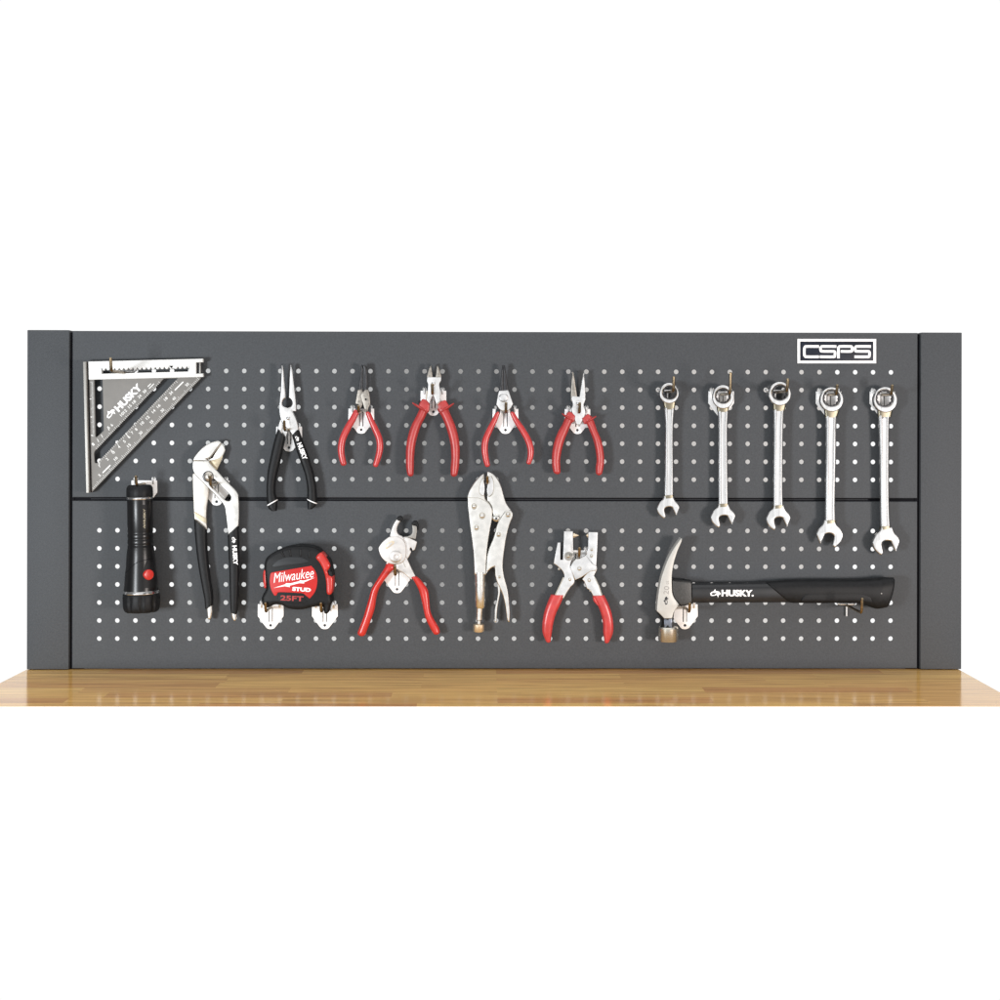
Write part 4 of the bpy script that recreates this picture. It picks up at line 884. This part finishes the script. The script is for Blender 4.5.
# ------------------------------------------------------------------ hammer
def hammer():
    t = thing('claw_hammer', 'black handled straight claw hammer resting on its side across two hooks', 'hammer', P(668, 641, 12))
    D1 = 31
    head = smooth([(681.6, 538.3), (678.2, 542.2), (673.2, 549.6), (668.4, 558.6), (664.6, 568.2), (661.2, 579), (658.8, 592), (657.6, 602), (657.0, 611.4, 1), (660.2, 614.2), (664.4, 618.6, 1), (672.2, 618.6, 1), (673.6, 613.2), (676.0, 609), (679.4, 604.6, 1), (675, 599.2), (672.6, 594), (672.0, 587), (672.0, 575), (673.8, 563.4), (677.6, 551), (681.6, 541.6)], True, 4)
    plate('claw', head, 11, D1, 'satin', t, 1.0)
    side = [(x-1.6, y+.3) for x, y in head]
    cheek = smooth([(672.4, 580.0, 1), (676, 581.2), (690.6, 582.0, 1), (691.8, 583.4, 1), (692.2, 602.0, 1), (688, 604.4), (681, 605.0), (676.6, 601.6), (673.6, 596), (672.4, 588)], True, 4)
    plate('cheek', cheek, 10, D1-2.4, 'cast', t, 1.6)
    plate('collar', smooth([(672.6, 578.8, 1), (691.6, 580.8, 1), (693.2, 603.6, 1), (684, 606.2), (678, 606.6), (674.4, 612), (673.6, 619, 1), (661.2, 619.4, 1), (656.8, 611.6, 1), (662, 600)], True, 3), 8, D1-6, 'black', t, 1.5)
    # poll and striking face
    d = 20; k = K(d)
    def lt(name, prof, x, y0, y1, m_):
        a, b = P(x, y0, d), P(x, y1, d); H = y1-y0
        return build(name, lathe_bm(a, b, [((y-y0)/H, r*k) for y, r in prof], 48), m_, t, 35)
    plate('neck', [(664.0, 618.4), (672.6, 618.4), (672.4, 628), (664.2, 628)], 11, D1-3, 'blue', t, 1.6)
    lt('neck_core', [(617, 1), (617, 6.0), (622, 5.4), (628, 6.2), (628, 1)], 667.0, 617, 628, 'black')
    lt('striking_face', [(626.6, 1), (626.6, 9.0), (628, 10.0), (639.6, 10.0), (641.2, 9.2), (641.6, 7), (641.6, 1)], 668.2, 626.6, 641.6, 'face')
    # handle and grip
    xs = [691.4, 700, 720, 745, 770, 790, 812]
    limb('handle', [(x, 583.2 - (x-691)*.012) for x in xs], [(x, 602.8 - (x-691)*.004) for x in xs], 19, [20, 20, 20, 20, 20, 20, 18], 'shaft', t, kind=2.6, caps=('f', 'f'))
    limb('grip', [(766, 581.8), (775, 580.8), (790, 580.0), (815, 579.6), (840, 579.6), (860, 579.4), (875, 578.6), (884, 577.2), (893.4, 577.4)], [(790, 602.6), (794, 603.0), (800, 603.0), (820, 603.2), (842, 602.8), (856, 603.4), (866, 605.6), (876, 608.8), (886, 607.6)], 20, [22, 23, 24, 25, 25, 25, 26, 26, 22], 'black', t, kind=2.5, caps=('r', 'r'), cap=.16)
    limb('grip_inlay', [(806, 593), (830, 592.2), (855, 592.0), (868, 593.4)], [(802, 601.6), (830, 601.6), (858, 601.6), (872, 603.2)], 31.0, 3.2, 'black', t, kind=2.2, cap=.3)
    disc('hang_hole', 881.6, 593.6, 1.0, 30, 33.3, 'dim', t)
    text('lettering', 'HUSKY.', 737.6, 593.1, 32.4, 6.7, -.3, 29.2, 'white', t, bold=.05)
    emblem('logo', 715.4, 593.3, 10.6, 8.6, -2, 29.2, 'white', t)
    text('weight_mark', '20', 666.4, 590.2, 8.2, 5.2, 86, D1, 'dim', t)
    text('weight_mark', 'oz', 667.6, 582.6, 3.4, 2.2, 86, D1, 'dim', t)
    emblem('logo', 666.0, 600.6, 8.4, 5.4, 84, D1, 'dsteel', t)
hammer()

# ------------------------------------------------------------------ light
W = bpy.data.worlds.new("World"); SC.world = W; W.use_nodes = True
nt = W.node_tree; N = nt.nodes; Lk = nt.links
bg = N["Background"]
tc = N.new("ShaderNodeTexCoord"); sp = N.new("ShaderNodeSeparateXYZ"); Lk.new(tc.outputs["Generated"], sp.inputs[0])
# pure white sweep behind the board, a dimmer studio behind the camera
r1 = N.new("ShaderNodeMapRange"); r1.interpolation_type = 'SMOOTHSTEP'
r1.inputs["From Min"].default_value = 0.1; r1.inputs["From Max"].default_value = 0.4
Lk.new(sp.outputs["Y"], r1.inputs["Value"])
ab = N.new("ShaderNodeMath"); ab.operation = 'ABSOLUTE'; Lk.new(sp.outputs["X"], ab.inputs[0])
def ramp(src, a, b, v0, v1):
    r = N.new("ShaderNodeMapRange"); r.interpolation_type = 'SMOOTHSTEP'
    r.inputs["From Min"].default_value = a; r.inputs["From Max"].default_value = b; r.inputs["To Min"].default_value = v0; r.inputs["To Max"].default_value = v1
    Lk.new(src, r.inputs["Value"]); return r.outputs[0]
az = N.new("ShaderNodeMath"); az.operation = 'ABSOLUTE'; Lk.new(sp.outputs["Z"], az.inputs[0])
ml = N.new("ShaderNodeMath"); ml.operation = 'MULTIPLY'
Lk.new(ramp(ab.outputs[0], 0.33, 0.5, 1, 0), ml.inputs[0]); Lk.new(ramp(az.outputs[0], 0.3, 0.55, 1, 0), ml.inputs[1])  # bright patch added behind the camera for the metal to reflect
r2 = N.new("ShaderNodeMapRange"); r2.clamp = False; r2.inputs["To Min"].default_value = 0.15; r2.inputs["To Max"].default_value = 0.98
m2 = N.new("ShaderNodeMath"); m2.operation = 'MAXIMUM'
Lk.new(ml.outputs[0], m2.inputs[0]); Lk.new(ramp(sp.outputs["Z"], 0.5, 0.75, 0, 1.5), m2.inputs[1])  # overhead glow added to brighten the worktop and the holes
Lk.new(m2.outputs[0], r2.inputs["Value"])
mx = N.new("ShaderNodeMix"); mx.data_type = 'FLOAT'
Lk.new(r1.outputs[0], mx.inputs[0]); Lk.new(r2.outputs[0], mx.inputs[2]); mx.inputs[3].default_value = 1.02
cm = N.new("ShaderNodeCombineColor")
for i in range(3): Lk.new(mx.outputs[0], cm.inputs[i])
Lk.new(cm.outputs[0], bg.inputs["Color"]); bg.inputs["Strength"].default_value = 1.0

def area(name, loc, target, size, power, col):
    l = bpy.data.lights.new(name, 'AREA'); l.shape = 'RECTANGLE'; l.size = size[0]; l.size_y = size[1]; l.energy = power; l.color = col
    o = bpy.data.objects.new(name, l); COL.objects.link(o); o.location = loc
    o.rotation_euler = (Vector(target)-Vector(loc)).to_track_quat('-Z', 'Y').to_euler()
area('studio_lamp', (-1.3, -1.75, -0.34), (-0.25, 0, -0.26), (0.34, 0.34), 33, (0.94, 0.985, 1.02))
area('studio_lamp', (1.45, -1.75, -0.34), (0.25, 0, -0.26), (0.34, 0.34), 32, (1.04, 0.945, 0.89))

SC.view_settings.view_transform = 'Standard'; SC.view_settings.look = 'None'
SC.view_settings.exposure = 0; SC.view_settings.gamma = 1; SC.view_settings.use_curve_mapping = False
SC.cycles.use_denoising = True
SC.cycles.max_bounces = 6; SC.cycles.sample_clamp_direct = 1.6; SC.cycles.sample_clamp_indirect = 1.6
